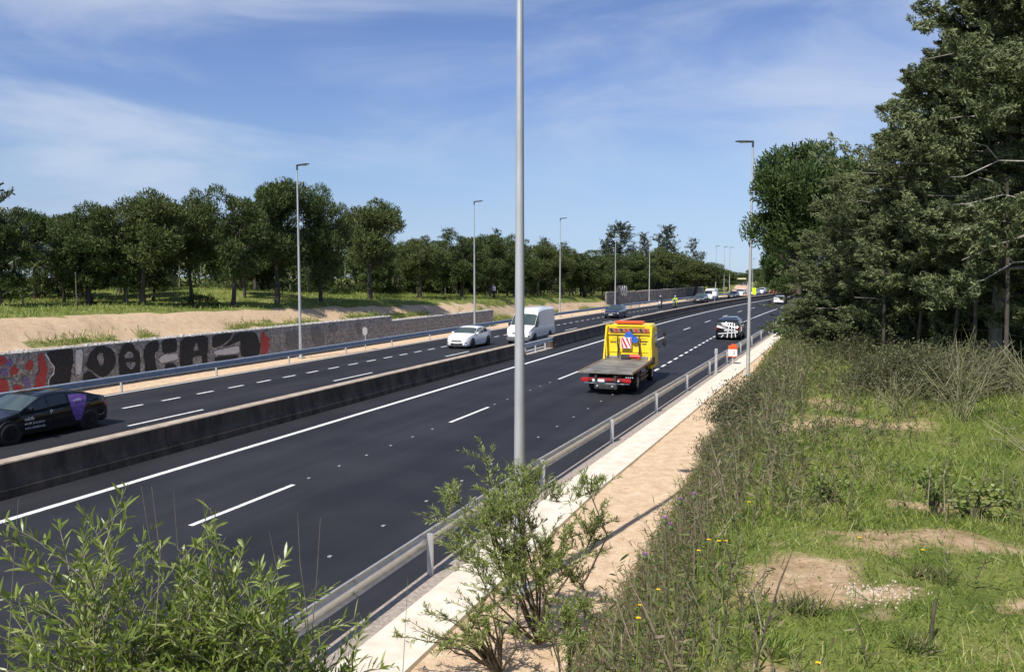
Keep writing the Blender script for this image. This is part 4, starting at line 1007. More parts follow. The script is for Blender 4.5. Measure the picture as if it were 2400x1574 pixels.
def motorcycle(s, lat, label, rlabel, jacket, fairing):
    t = thing('motorcycle', label, 'motorcycle', P(s, lat, .004), heading(s) - math.pi / 2, 'motorcycles on the far carriageway')
    for x in (.68, -.66):
        o = MB().lathe((x, -.06, .31), (0, 1, 0), [(0, .27), (.02, .31), (.10, .31), (.12, .27), (.12, .20), (.06, .19), (.0, .20)], 22).build('wheel', 'rubber', t, 50)
        MB().lathe((x, -.03, .31), (0, 1, 0), [(0, .2), (.06, .2)], 18).build('rim', 'rim_dark', o)
    MB().tube([(.68, .09, .31), (.42, .09, .95)], .03, 6).tube([(.68, -.09, .31), (.42, -.09, .95)], .03, 6).build('fork', 'galvanised', t)
    m = MB(); V = []; prof = [(.72, .10, .62, .84), (.55, .22, .50, 1.02), (.30, .24, .42, 1.02), (.0, .20, .35, .88), (-.35, .18, .42, .80), (-.75, .12, .62, .84)]
    for (x, w, z0, z1) in prof:
        for (y, z) in [(-w * .7, z0), (-w, (z0 + z1) / 2), (-w * .6, z1), (w * .6, z1), (w, (z0 + z1) / 2), (w * .7, z0)]: V.append((x, y, z))
    F = [(i * 6 + j, i * 6 + (j + 1) % 6, (i + 1) * 6 + (j + 1) % 6, (i + 1) * 6 + j) for i in range(5) for j in range(6)] + [tuple(range(6)), tuple(30 + j for j in range(6))]
    m.add(V, F); m.build('fairing', fairing, t, 40)
    MB().box((-.30, 0, .86), (.75, .30, .10), bevel=.04).build('seat', 'black_plastic', t)
    MB().add([(.58, -.2, 1.0), (.58, .2, 1.0), (.42, .17, 1.34), (.42, -.17, 1.34)], [(0, 1, 2, 3)]).build('windscreen', 'glass_green', t)
    MB().ball((.72, 0, .84), (.06, .10, .08)).build('headlight', 'lamp_clear', t)
    MB().tube([(.38, .38, 1.06), (.44, .1, 1.02), (.44, -.1, 1.02), (.38, -.38, 1.06)], .018, 6).build('handlebar', 'steel_dark', t)
    for sd in (1, -1): MB().ball((.42, sd * .42, 1.18), (.03, .08, .05)).build('mirror', 'black_plastic', t)
    r = thing('person', rlabel, 'person', P(s, lat, .004), heading(s) - math.pi / 2, 'riders on the motorcycles')
    V = [(-.25, 0, .98), (-.20, 0, 1.22), (-.12, 0, 1.44), (-.06, 0, 1.56), (-.02, 0, 1.66)]
    E = [(0, 1), (1, 2), (2, 3), (3, 4)]; rad = [.16, .155, (.17, .13), .07, .08]
    for sd in (1, -1):
        b = len(V); V += [(-.12, sd * .19, 1.45), (.06, sd * .34, 1.24), (.34, sd * .32, 1.09)]; E += [(2, b), (b, b + 1), (b + 1, b + 2)]; rad += [.075, .06, .045]
        b = len(V); V += [(-.18, sd * .12, .96), (.20, sd * .25, .88), (.06, sd * .24, .46), (.18, sd * .24, .40)]; E += [(0, b), (b, b + 1), (b + 1, b + 2), (b + 2, b + 3)]; rad += [.11, .085, .06, .045]
    skin_body('body', V, E, rad, jacket, r)
    MB().ball((-.0, 0, 1.74), (.145, .125, .145), 14, 10).build('helmet', 'helmet_white', r, True)
    MB().ball((.05, 0, 1.74), (.115, .105, .06), 12, 8).build('visor', 'glass_dark', r, True)
motorcycle(121.5, -24.9, 'white and dark motorcycle on the left of the two oncoming riders', 'rider in dark clothes on the left hand motorcycle', 'cloth_dark', 'paint_white')
motorcycle(122.5, -22.9, 'dark motorcycle on the right of the two oncoming riders', 'rider in a bright yellow vest on the right hand motorcycle', 'cloth_hivis', 'paint_darkgrey')

# person standing between the pines beyond the bank
def person(x, y, rz):
    z = ground_at(x, y)
    t = thing('person', 'person in a white shirt and dark trousers under the roadside pines', 'person', (x, y, z), rz)
    V = [(0, 0, .95), (0, 0, 1.18), (.02, 0, 1.40), (.03, 0, 1.50), (.04, 0, 1.58)]; E = [(0, 1), (1, 2), (2, 3), (3, 4)]; rad = [(.16, .12), (.15, .11), (.17, .11), .055, .06]
    for sd in (1, -1):
        b = len(V); V += [(.02, sd * .20, 1.40), (.10, sd * .26, 1.14), (.26, sd * .20, 1.02)]; E += [(2, b), (b, b + 1), (b + 1, b + 2)]; rad += [.06, .048, .04]
        b = len(V); V += [(0, sd * .09, .88), (.05 * sd, sd * .10, .48), (.08 * sd, sd * .10, .06), (.16 + .08 * sd, sd * .10, .03)]; E += [(0, b), (b, b + 1), (b + 1, b + 2), (b + 2, b + 3)]; rad += [.095, .065, .045, .04]
    skin_body('body', V, E, rad, 'skin', t)
    MB().tube([(0, 0, .90), (0, 0, 1.1), (.02, 0, 1.35), (.02, 0, 1.46)], [.19, .185, .20, .12], 12).tube([(.02, .18, 1.40), (.10, .28, 1.14)], .075, 8).tube([(.02, -.18, 1.40), (.10, -.28, 1.14)], .075, 8).build('shirt', 'cloth_white', t, 60)
    MB().tube([(0, .09, .95), (.05, .10, .48), (.08, .10, .08)], [.115, .085, .07], 8).tube([(0, -.09, .95), (-.05, -.10, .48), (-.08, -.10, .08)], [.115, .085, .07], 8).build('trousers', 'cloth_dark', t, 60)
    MB().ball((.05, 0, 1.68), (.085, .075, .11), 12, 9).ball((.135, 0, 1.67), (.018, .015, .02), 6, 5).build('head', 'skin', t, True)
    MB().ball((.03, 0, 1.71), (.092, .083, .105), 12, 9).build('hair', 'cloth_dark', t, True)
person(*sight(1158, 93), R(200))
# ------------------------------------------------------------------ signs and small road furniture
def sign_post(name, label, s, lat, h, panel, w, hh, mat, shape='rect', group=None, post_r=.035, yaw=0):
    t = thing(name, label, 'sign', P(s, lat, 0), heading(s) + yaw, group)
    MB().tube([(0, 0, -.1), (0, 0, h + hh * .45)], post_r, 8).build('post', 'galvanised', t)
    zc = h + hh / 2
    if shape == 'rect': MB().box((0, -.045, zc), (w, .03, hh), bevel=.006).build('panel', mat, t)
    else:
        pts = [(w / 2 * math.cos(a), -.03, zc + hh / 2 * math.sin(a)) for a in [2 * math.pi * k / 8 + math.pi / 8 for k in range(8)]]
        MB().prism(pts, (0, -.02, 0)).build('panel', mat, t)
    MB().box((0, -.02, zc), (w * .5, .02, .05)).build('bracket', 'galvanised', t)
    return t
sign_post('road_sign', 'small pale octagonal sign on a post before the stone wall', 48.3, -29.35, .95, None, .42, .62, 'sign_grey', 'oct')
sign_post('road_sign', 'small white square sign on a post rising behind the central barrier', 129.3, -18.35, 1.72, None, .66, .68, 'sign_white')
sign_post('road_sign', 'lime yellow rectangular sign far along the central barrier', 165.5, -18.35, 1.1, None, .82, 1.3, 'sign_lime')
# post at the guardrail and orange marker by the second lamp post
t = thing('marker_post', 'plain grey post standing taller than the right guardrail', 'post', P(43.2, -5.15, 0), heading(43))
MB().box((0, 0, .62), (.13, .06, 1.35), bevel=.008).build('post', 'galvanised', t); MB().box((.0, -.04, 1.12), (.16, .02, .22), bevel=.004).build('reflector_plate', 'sign_grey', t)
t = thing('orange_marker', 'orange and white marker box at the guardrail beside the second lamp post', 'marker', P(47.6, -4.75, 0), heading(47))
MB().box((0, 0, .45), (.07, .07, 1.0)).build('post', 'galvanised', t)
MB().box((0, 0, .70), (.50, .20, .40), bevel=.02).build('box', 'sign_white', t)
hd_ = MB().box((0, 0, 1.00), (.52, .22, .20), bevel=.03).build('hood', 'orange_beacon', t); MB().box((.05, 0, 1.14), (.3, .18, .10), bevel=.03).build('lamp', 'orange_beacon', hd_)
lettering(t, '2', (.02, -.105, .62), .26, 'steel_dark', (R(90), 0, 0))
MB().box((0, 0, .48), (.51, .21, .05)).build('band', 'orange_beacon', t)

# fence posts on the left plateau
for i, (px, d, h, lean) in enumerate([(54, 47, 2.0, 0), (180, 48, 2.0, 0), (297, 50, 2.0, 0), (293, 50, 2.1, .42), (408, 52, 1.9, 0), (-60, 45, 2, 0)][:5]):
    x, y = sight(px, d); z = ground_at(x, y)
    t = thing('fence_post', ['thin fence post on the grass at the far left edge', 'thin fence post on the grass second from the left', 'upright thin post beside the leaning brace post', 'leaning brace post propped against an upright fence post', 'thin fence post standing before the dark pines'][i], 'post', (x, y, z), 0, 'fence posts on the grass')
    MB().tube([(-lean * h * .9, 0, -.1), (0, 0, h)], [.035, .03], 8).build('post', 'fence_wood', t); MB().ball((0, 0, h), .04, 8, 5).build('cap', 'fence_wood', t)

# ------------------------------------------------------------------ far walls, sandy ramp, kiosk
def ribbon(name, pts, z0, z1, mat, parent, thick=.25):
    m = MB()
    for (a, b) in zip(pts[:-1], pts[1:]):
        a = Vector((*a, 0)); b = Vector((*b, 0)); d = (b - a); n = Vector((-d.y, d.x, 0)).normalized() * thick
        m.prism([a + Vector((0, 0, z0)), b + Vector((0, 0, z0)), b + n + Vector((0, 0, z0)), a + n + Vector((0, 0, z0))], (0, 0, z1 - z0))
    return m.build(name, mat, parent)
fw = thing('boundary_wall', 'far grey plastered boundary wall with white graffiti behind the motorcycles', 'wall')
for k in range(9):
    s0 = 119 + k * 7
    ribbon('wall_panel', [W(s0, -32.6), W(s0 + 6.9, -32.6)], 0, 2.15 if k else 2.3, 'wall_plaster', fw)
    ribbon('coping', [W(s0, -32.55), W(s0 + 6.9, -32.55)], 2.16 if k else 2.31, 2.26 if k else 2.4, 'pale_concrete', fw, .35)
tw = thing('painted_tower', 'tall narrow plastered wall end with white graffiti strokes beside far lamp post', 'wall')
a = W(124.0, -32.3); b = W(128.2, -32.3); ribbon('wall_panel', [a, b], 0, 3.3, 'wall_plaster', tw, .4)
for k, (u0, z0, u1, z1, w) in enumerate([(.08, 3.55, .30, 2.6, .28), (.30, 2.6, .46, 3.5, .25), (.46, 3.5, .56, 2.4, .25), (.56, 2.4, .70, 3.5, .25), (.70, 3.5, .80, 2.0, .25), (.75, 3.45, .97, 3.4, .2), (.95, 3.4, .93, 1.9, .25), (.3, 2.5, .5, 1.9, .3), (.55, 2.3, .8, 1.9, .3)]):
    def q(u, z, zz=None):
        z = z - .28; x = a[0] + (b[0] - a[0]) * u; y = a[1] + (b[1] - a[1]) * u; return Vector((float(x) + .012, float(y) - .03 - .001 * k, z))
    A_, B_ = q(u0, z0), q(u1, z1); dd = (B_ - A_).normalized(); nn = dd.cross(Vector((0.3, -1, 0)).normalized()).normalized() * w / 2
    MB().add([A_ + nn, A_ - nn, B_ - nn, B_ + nn], [(0, 1, 2, 3)]).build('graffiti_stroke', 'spray_white', tw, fix=False)
# rubble heaps on the far verge
for i, (s, l, r) in enumerate([(112, -30.6, .5), (117, -29.9, .55), (121.5, -29.6, .7), (125, -30.2, .9)]):
    m = MB()
    for k in range(9): m.box((rnd.uniform(-r, r), rnd.uniform(-r, r), rnd.uniform(.02, .32)), (rnd.uniform(.2, .5), rnd.uniform(.2, .5), rnd.uniform(.15, .35)), rz=rnd.uniform(0, 3), bevel=.03)
    tag(m.build('rubble_heap', 'stone', None, loc=P(s, l, 0)), ['pale rubble heap on the far verge nearest the dark hatchback', 'second pale rubble heap on the far verge', 'third pale rubble heap on the far verge', 'larger pale rubble heap on the far verge left of the motorcycles'][i], 'rubble', 'rubble heaps on the far verge')
# sandy ramp that climbs straight on where the road bends away
def ramp():
    n = 16; X = np.zeros((n, 9)); Y = X.copy(); Z = X.copy()
    for i in range(n):
        f = i / (n - 1); l = np.array(sight(1704 + 24 * f, 184 + 150 * f)); r = np.array(sight(1757 - 3 * f, 176 + 160 * f))
        for j in range(9):
            g = j / 8; p = l + (r - l) * g; X[i, j], Y[i, j] = p; Z[i, j] = .34 + .85 * f + (.9 * (g - .55) ** 2)
            if j in (0, 8): Z[i, j] -= 1.6
    return grid_mesh('sandy_ramp', X, Y, Z)
tag(obj('sandy_ramp', ramp(), 'hill_sand'), kind='structure')
x, y = sight(1737, 290); car('dark_car', 'tiny dark car with white bonnet climbing the far sandy ramp', 'car', 'suv', 4.4, 1.9, 1.8, 0, 0, True, 'paint_darkgrey', simple=True, ax=((x, y, 1.05), R(-70)))
x, y = sight(1736, 338)
t = thing('kiosk', 'tiny cream roofed kiosk on top of the far sandy ramp', 'building', (x, y, 1.0), 0)
MB().box((0, 0, .9), (2.0, 2, 2.0)).build('wall', 'wall_plaster', t); MB().box((0, 0, 2.1), (3.6, 3, .5), taper=.85).build('roof', 'roof_cream', t)
MB().box((0, -1.02, 1.2), (.9, .05, .7)).build('window', 'glass_dark', t)
# ------------------------------------------------------------------ foliage builders (numpy)
def unit(v): return v / np.maximum(np.linalg.norm(v, axis=-1, keepdims=True), 1e-9)
def rand_dirs(n, g): return unit(g.normal(size=(n, 3)))
def quads(c, d, n_, length, width):
    """flat leaf quads: centre c, axis d, side direction from n_"""
    s = unit(np.cross(d, n_)); L = np.asarray(length).reshape(-1, 1) / 2; w = np.asarray(width).reshape(-1, 1) / 2
    V = np.stack([c - d * L - s * w * .6, c - d * L + s * w * .6, c + d * L + s * w, c + d * L - s * w], 1).reshape(-1, 3)
    Q = np.arange(len(c) * 4).reshape(-1, 4); return V, Q
def spikes(c, d, n_, length, width):
    s = unit(np.cross(d, n_)); L = np.asarray(length).reshape(-1, 1) / 2; w = np.asarray(width).reshape(-1, 1) / 2
    return np.stack([c - d * L - s * w, c - d * L + s * w, c + d * L], 1).reshape(-1, 3), None, np.arange(len(c) * 3).reshape(-1, 3)
def blades(base, tip_dir, length, width, bend, g, seg=3):
    """lance leaves / grass blades of three segments with a bend; base (n,3)"""
    n = len(base); side = unit(np.cross(tip_dir, rand_dirs(n, g))); L = np.asarray(length).reshape(-1, 1) * np.ones((n, 1)); w = np.asarray(width).reshape(-1, 1) * np.ones((n, 1)) / 2
    bd = np.asarray(bend); bd = bd if bd.ndim == 2 else bd * unit(np.cross(side, tip_dir))
    def pt(f): return base + tip_dir * L * f + bd * L * f * f
    p0, p1, p2, p3 = pt(0), pt(.38), pt(.72), pt(1)
    V = np.stack([p0, p1 - side * w, p1 + side * w, p2 - side * w * .8, p2 + side * w * .8, p3], 1).reshape(-1, 3)
    b = np.arange(n)[:, None] * 6
    T = np.concatenate([b + [0, 2, 1], b + [3, 4, 5]], 0); Q = b + [1, 2, 4, 3]
    return V, Q, T
def merge(parts):
    V = []; Q = []; T = []; n = 0
    for p in parts:
        v = p[0]; V.append(v)
        if len(p) > 1 and p[1] is not None and len(p[1]): Q.append(np.asarray(p[1]) + n)
        if len(p) > 2 and p[2] is not None and len(p[2]): T.append(np.asarray(p[2]) + n)
        n += len(v)
    return np.concatenate(V), (np.concatenate(Q) if Q else None), (np.concatenate(T) if T else None)
def np_tubes(paths, n=5):
    """paths = list of (points (k,3), radii (k,)) -> verts, quads (open tubes)"""
    parts = []
    for pts, rad in paths:
        pts = np.asarray(pts, float); k = len(pts); d = unit(np.gradient(pts, axis=0))
        a = np.cross(d, [0.31, 0.2, 0.93]); a = unit(a); b = np.cross(d, a)
        th = np.arange(n) / n * 2 * np.pi
        ring = pts[:, None, :] + (a[:, None, :] * np.cos(th)[None, :, None] + b[:, None, :] * np.sin(th)[None, :, None]) * np.asarray(rad)[:, None, None]
        i = np.arange(k * n).reshape(k, n); j = np.roll(i, -1, 1)
        Q = np.stack([i[:-1], j[:-1], j[1:], i[1:]], -1).reshape(-1, 4)
        parts.append((ring.reshape(-1, 3), Q))
    return merge(parts)[:2]

# ---- stone pine / Aleppo pine: unit tree one metre tall (crown + trunk), scaled per tree
def pine_meshes(seed, trunk_h=.26, n_clump=58, per=290, low=.30, tuft=1.0):
    g = np.random.default_rng(seed); cl = []; zc = (.93 + low) / 2 + .04
    for i in range(n_clump):
        th = g.uniform(0, 2 * np.pi); ph = math.asin(g.uniform(-.9, 1)); r = g.uniform(.70, 1.0)
        if i % 5 == 0: r = g.uniform(.1, .6)
        wob = 1 + .20 * math.sin(2 * th + seed) + .12 * math.sin(3 * th + 2 * seed)
        c = np.array([math.cos(th) * math.cos(ph) * .31 * r * wob, math.sin(th) * math.cos(ph) * .31 * r * wob, 0.0])
        c[2] = zc + ((.92 - zc) * math.sin(ph) if ph > 0 else (zc - low - .05) * math.sin(ph)) * r + g.uniform(-.03, .03)
        cl.append((c, g.uniform(.060, .135) if i % 3 else g.uniform(.04, .07)))
    parts = []
    for c, r in cl:
        n = int(per * (r / .08) ** 2); d = rand_dirs(n, g); d[:, 2] = d[:, 2] * .9 + .12; d = unit(d)
        pos = c + d * r * g.uniform(.55, 1.06, (n, 1)) * np.array([1.12, 1.12, .80])
        ax = unit(d * .8 + .9 * rand_dirs(n, g) + np.array([0, 0, .45]))
        parts.append(quads(pos, ax, rand_dirs(n, g), g.uniform(.018, .034, n) * tuft, g.uniform(.005, .0095, n) * tuft))
    V, Q, _ = merge(parts); crown = np_mesh('crown', V, Q)
    lean = g.uniform(-.07, .07, 2); paths = []
    tp = np.array([[0, 0, -.05], [lean[0] * .2, lean[1] * .6, .14], [lean[0], lean[1], trunk_h], [lean[0] * 1.2, lean[1] * .8, .62], [lean[0], lean[1], .85]])
    paths.append((tp, [.028, .022, .018, .012, .004]))
    for c, r in cl[::3]:
        st = tp[2] + (tp[3] - tp[2]) * g.uniform(0, .8); mid = (st + c) / 2 + np.array([0, 0, -.03]); paths.append((np.array([st, mid, c]), [.009, .006, .003]))
    V, Q = np_tubes(paths, 7); trunk = np_mesh('trunk', V, Q, smooth_=True)
    return crown, trunk
PINES = [pine_meshes(11 + i, low=(.13, .22, .10, .17, .24)[i], n_clump=62) for i in range(5)]
YOUNG = [pine_meshes(21 + i, low=.04, n_clump=56, per=130, tuft=1.6) for i in range(2)]
def add_tree(meshes, x, y, h, wscale, rz, label, mats, name='pine_tree', group=None, cat='tree', z=None, sink=.0):
    z = ground_at(x, y) if z is None else z
    t = thing(name, label, cat, (x, y, z - sink), rz, group); t.scale = (h * wscale, h * wscale, h)
    obj('trunk', meshes[1], mats[1], t); obj('crown', meshes[0], mats[0], t)
    return t
ORD = ['first', 'second', 'third', 'fourth', 'fifth', 'sixth', 'seventh', 'eighth', 'ninth', 'tenth', 'eleventh', 'twelfth', 'thirteenth', 'fourteenth', 'fifteenth', 'sixteenth', 'seventeenth', 'eighteenth', 'nineteenth', 'twentieth', 'twenty-first', 'twenty-second', 'twenty-third', 'twenty-fourth']
# front row on the left: (sight px, depth, width px, top y px) measured, turned into metres
row = [(-45, 58, 170, 492), (85, 56, 190, 484), (205, 50, 190, 478), (335, 50.5, 240, 440), (450, 53, 150, 443), (545, 53, 180, 434), (650, 57.5, 210, 415), (752, 61, 150, 436), (868, 68.5, 195, 464), (985, 82, 130, 550), (1080, 90, 145, 540), (1145, 98, 125, 547), (1205, 104, 115, 552), (1262, 112, 115, 562), (1315, 120, 110, 575), (1372, 126, 150, 583), (1425, 136, 115, 592), (1492, 150, 115, 590), (1560, 160, 115, 578), (1628, 170, 150, 603), (1672, 198, 110, 625), (1705, 230, 90, 636)]
PM = [('pine_leaf', 'bark_pine'), ('pine_leaf_warm', 'bark_pine')]
special = {3: 'broad tall pine above the leaning fence brace on the left', 6: 'tallest pine of the left row, just left of the wall lamp post', 8: 'round crowned pine standing alone right of the wall lamp post'}
for i, (px, d, w, ty) in enumerate(row):
    x, y = sight(px, d); z = ground_at(x, y); h = CAM_Z + (641 - ty) / 1900 * d - z; wm = w / 1900 * d
    me = PINES[i % 5]
    t = add_tree(me, x, y, h / .965, wm / (h / .965) / .80, rnd.uniform(0, 6.28), special.get(i, '%s pine from the left in the row facing the road' % ORD[i]), PM[(i * 7 // 3) % 2], group='pines in the row facing the road')
# wood behind the front row
g = np.random.default_rng(5); n = 0
for i in range(130):
    s = g.uniform(10, 235); l = -g.uniform(40.5, 54)
    x, y = (float(v) for v in W(s, l))
    if y < 40 or abs(x / y) > .75: continue
    h = g.uniform(6.2, 8.2) * (1.0 if y > 70 else .92)
    if y > 170: h *= .9
    add_tree(PINES[i % 5] if i % 2 else YOUNG[i % 4 // 2], x, y, h * (1 if i % 2 else .8), g.uniform(.85, 1.1), g.uniform(0, 6.28), 'slender pine in the dark wood behind the front row', PM[i % 2], group='pines deep in the wood'); n += 1
# the wood further in reads as one mass: one object, trunks and rough crowns joined
def wood_mass():
    gw = np.random.default_rng(15); lv = []; tr = []
    for i in range(330):
        s = gw.uniform(5, 262); l = -gw.uniform(53, 92); x, y = (float(v) for v in W(s, l))
        if y < 45 or abs(x / y) > .75: continue
        z = ground_at(x, y); h = gw.uniform(5.2, 7.4) * (.85 if y > 170 else 1); lo = .05 if i % 3 == 0 else .32; m = 560
        d = rand_dirs(m, gw); r = .5 + .5 * gw.uniform(0, 1, (m, 1)); wob = 1 + .25 * np.sin(4 * d[:, :1] + i) * np.cos(3 * d[:, 1:2] + i) + .18 * np.sin(7 * d[:, 2:3] + i)
        pos = np.array([x, y, z]) + d * r * wob * np.array([.30 * h, .30 * h, (.96 - lo) / 2 * h]) + np.array([0, 0, (.96 + lo) / 2 * h])
        lv.append(quads(pos, unit(d + rand_dirs(m, gw)), rand_dirs(m, gw), gw.uniform(.3, .58, m), gw.uniform(.12, .24, m)))
        a_ = gw.uniform(-.3, .3, 2); tr.append((np.array([[x, y, z - .1], [x + a_[0], y + a_[1], z + h * .35], [x + a_[0] * .5, y, z + h * .8]]), [.13, .10, .03]))
    return merge(lv)[:2], np_tubes(tr, 6)
(lvV, lvQ), (trV, trQ) = wood_mass()
wood = bpy.data.objects.new('wood', None); C.objects.link(wood); tag(wood, 'dense dark pine wood behind the roadside trees on the left', 'wood', kind='stuff')
obj('crowns', np_mesh('crowns', lvV, lvQ), 'pine_leaf', wood); obj('trunks', np_mesh('trunks', trV, trQ, smooth_=True), 'bark_pine', wood)
for i in range(48):
    s = g.uniform(230, 420); l = -g.uniform(30, 120)
    if s > 250 and i % 2: l = g.uniform(-60, -24)
    x, y = (float(v) for v in W(s, l))
    if abs(x / y) > .75: continue
    pxx = 1200 + 1900 * x / y
    if 1680 < pxx < 1850: continue
    add_tree(PINES[i % 5], x, y, g.uniform(6.5, 9.0), g.uniform(.85, 1.1), g.uniform(0, 6.28), 'distant pine beyond the bend of the road', PM[i % 2], group='distant pines beyond the bend')
for i, (px, d, ty) in enumerate([(1690, 250, 634), (1703, 300, 640), (1716, 345, 647), (1730, 380, 648), (1745, 370, 640), (1757, 345, 632), (1770, 330, 628), (1783, 300, 626), (1797, 280, 630), (1812, 290, 628), (1830, 300, 620)]):
    x, y = sight(px, d); h = CAM_Z + (641 - ty) / 1900 * d; add_tree(PINES[i % 5], x, y, h, 1.25, i * 1.3, 'distant pine closing the view at the end of the road', PM[i % 2], group='distant pines at the end of the road', z=.2)
# bare pale stems and undergrowth among the pines
for i in range(46):
    s = g.uniform(22, 120); l = -g.uniform(46, 66); x, y = (float(v) for v in W(s, l))
    if abs(x / y) > .72 or y < 45: continue
    h = g.uniform(2.2, 4.2); z = ground_at(x, y); a = g.uniform(-.35, .35, 4)
    V, Q = np_tubes([(np.array([[0, 0, -.1], [a[0] * .5, a[1] * .5, h * .4], [a[0], a[1], h * .75], [a[0] + a[2], a[1] + a[3], h]]), [.07, .055, .045, .02]), (np.array([[a[0] * .6, a[1] * .6, h * .45], [a[2] * 2, a[3] * 2, h * .7], [a[2] * 3, a[3] * 3, h * .95]]), [.04, .03, .01])], 6)
    tag(obj('bare_stem', np_mesh('bare_stem', V, Q, smooth_=True), 'twig_grey', None, (x, y, z)), 'bare crooked pale stem standing in the shade of the wood', 'tree stem', 'bare stems in the wood')

# ---- undergrowth shrubs at the back of the wood (dark, low)
def shrub_mesh(seed, n=1500, r=(1.0, 1.0, .8), leaf=(.08, .05)):
    g = np.random.default_rng(seed); d = rand_dirs(n, g); d[:, 2] = np.abs(d[:, 2]); rr = g.uniform(.45, 1.0, (n, 1)) ** .6 * (1 + .22 * np.sin(5 * d[:, :1] + seed) * np.cos(4 * d[:, 1:2]))
    pos = d * rr * np.array(r); V, Q = quads(pos, unit(d + rand_dirs(n, g)), rand_dirs(n, g), g.uniform(.6, 1.3, n) * leaf[0], g.uniform(.6, 1.3, n) * leaf[1]); return np_mesh('foliage', V, Q)
SHR = [shrub_mesh(90 + i) for i in range(3)]
for i in range(80):
    s = g.uniform(15, 150); l = -g.uniform(50, 62); x, y = (float(v) for v in W(s, l))
    if abs(x / y) > .72: continue
    t = thing('shrub', 'dark low shrub at the back of the wood', 'shrub', (x, y, ground_at(x, y) - .1), g.uniform(0, 6), 'shrubs at the back of the wood'); k = g.uniform(1.2, 2.2); t.scale = (k * 1.3, k * 1.3, k)
    obj('foliage', SHR[i % 3], 'pine_leaf', t)
x, y = sight(465, 52.5); t = thing('shrub', 'dark rounded shrub on the grass beneath the pines', 'shrub', (x, y, ground_at(x, y) - .1), 1.0); t.scale = (1.3, 1.3, 1.25); obj('foliage', SHR[1], 'pine_leaf', t)

# ---- conifers with tiered limbs (far cedars and near cypresses)
def conifer(seed, H, Rm, n_limb, sprays, per, leafL, leafW, z0=.08, droop=.15, shape=1.0, trunk_r=.14, rough=.35, lean=(0, 0), bare=0.0):
    """tapered trunk, limbs and feathery sprays; returns crown, trunk, limb meshes in metres"""
    g = np.random.default_rng(seed); parts = []; limbs = []
    for i in range(n_limb):
        f = (i + g.uniform(0, 1)) / n_limb; f = f ** .92; z = H * (z0 + (1 - z0) * f)
        env = Rm * (1 - f ** (1.35 * shape)) ** .8 * (1 + rough * g.uniform(-1, 1)) + .12
        if f < .15: env *= .75 + 1.6 * f
        th = i * 2.39996 + g.uniform(-.5, .5); up = g.uniform(.05, .55) + .55 * f
        out_ = np.array([math.cos(th), math.sin(th), 0]); base = np.array([lean[0] * f, lean[1] * f, z])
        k = 5; ts = np.linspace(0, 1, k)[:, None]
        side = np.array([-out_[1], out_[0], 0]) * g.uniform(-.3, .3)
        pts = base + out_ * env * ts + side * env * ts ** 2 + np.array([0, 0, 1]) * env * (up * ts - droop * ts ** 2)
        limbs.append((pts, np.linspace(.035, .006, k) * (1.2 - .8 * f) * (trunk_r / .14)))
        ns = max(3, int(sprays * (env / Rm + .15)))
        tt = g.uniform(.22 + bare, 1.05, ns)
        if bare: cen = g.uniform(.22 + bare, 1.02, max(2, ns // 7)); tt = cen[g.integers(0, len(cen), ns)] + g.normal(size=ns) * .035; coff = {float(c_): g.normal(size=3) * env * .16 for c_ in cen}
        for t_ in tt:
            jit = g.normal(size=3) * env * (.12 if not bare else .075) * np.array([1, 1, .6])
            if bare: jit = jit + coff[float(cen[np.argmin(np.abs(cen - t_))])]
            p = np.array([np.interp(t_, ts[:, 0], pts[:, j]) for j in range(3)]) + jit
            ax = unit(out_ * 1.0 + np.array([0, 0, g.uniform(.0, .9)]) + g.normal(size=3) * .45)
            Lp = g.uniform(.18, .42) * (leafL / .14 if not bare else .85); m_ = int(per * g.uniform(.6, 1.3))
            q = g.uniform(0, 1, (m_, 1)); dv = unit(ax + rand_dirs(m_, g) * .85)
            pos = p + ax * Lp * q + rand_dirs(m_, g) * Lp * .30 * (1.05 - q * .6)
            parts.append((spikes if bare else quads)(pos, dv, rand_dirs(m_, g), g.uniform(.6, 1.3, m_) * leafL, g.uniform(.6, 1.4, m_) * leafW))
    V, Q, T = merge(parts); crown = np_mesh('crown', V, Q, T)
    tz = np.linspace(-.3, H * .97, 8); tp = np.stack([lean[0] * tz / H + .04 * np.sin(tz), lean[1] * tz / H + .04 * np.cos(tz * 1.3), tz], 1)
    V, Q = np_tubes([(tp, np.linspace(trunk_r, .012, 8))], 9); trunk = np_mesh('trunk', V, Q, smooth_=True)
    V, Q = np_tubes(limbs, 5); lm = np_mesh('limb', V, Q, smooth_=True)
    return crown, trunk, lm
def place_conifer(me, x, y, label, mats, name='cypress_tree', rz=0, sc_=(1, 1, 1), group=None, z=None):
    t = thing(name, label, 'tree', (x, y, (ground_at(x, y) if z is None else z) - .05), rz, group); t.scale = sc_
    obj('trunk', me[1], mats[1], t); obj('limb', me[2], mats[2], t); obj('crown', me[0], mats[0], t); return t
FAR = [conifer(31, 12, 3.0, 60, 11, 16, .42, .11, droop=.25, rough=.4), conifer(32, 12, 2.2, 55, 9, 16, .42, .11, shape=.8, rough=.5), conifer(33, 9, 2.6, 34, 8, 14, .40, .10, droop=.3, shape=.7, rough=.6)]
CM = ('cedar_leaf', 'bark_pine', 'bark_pine')
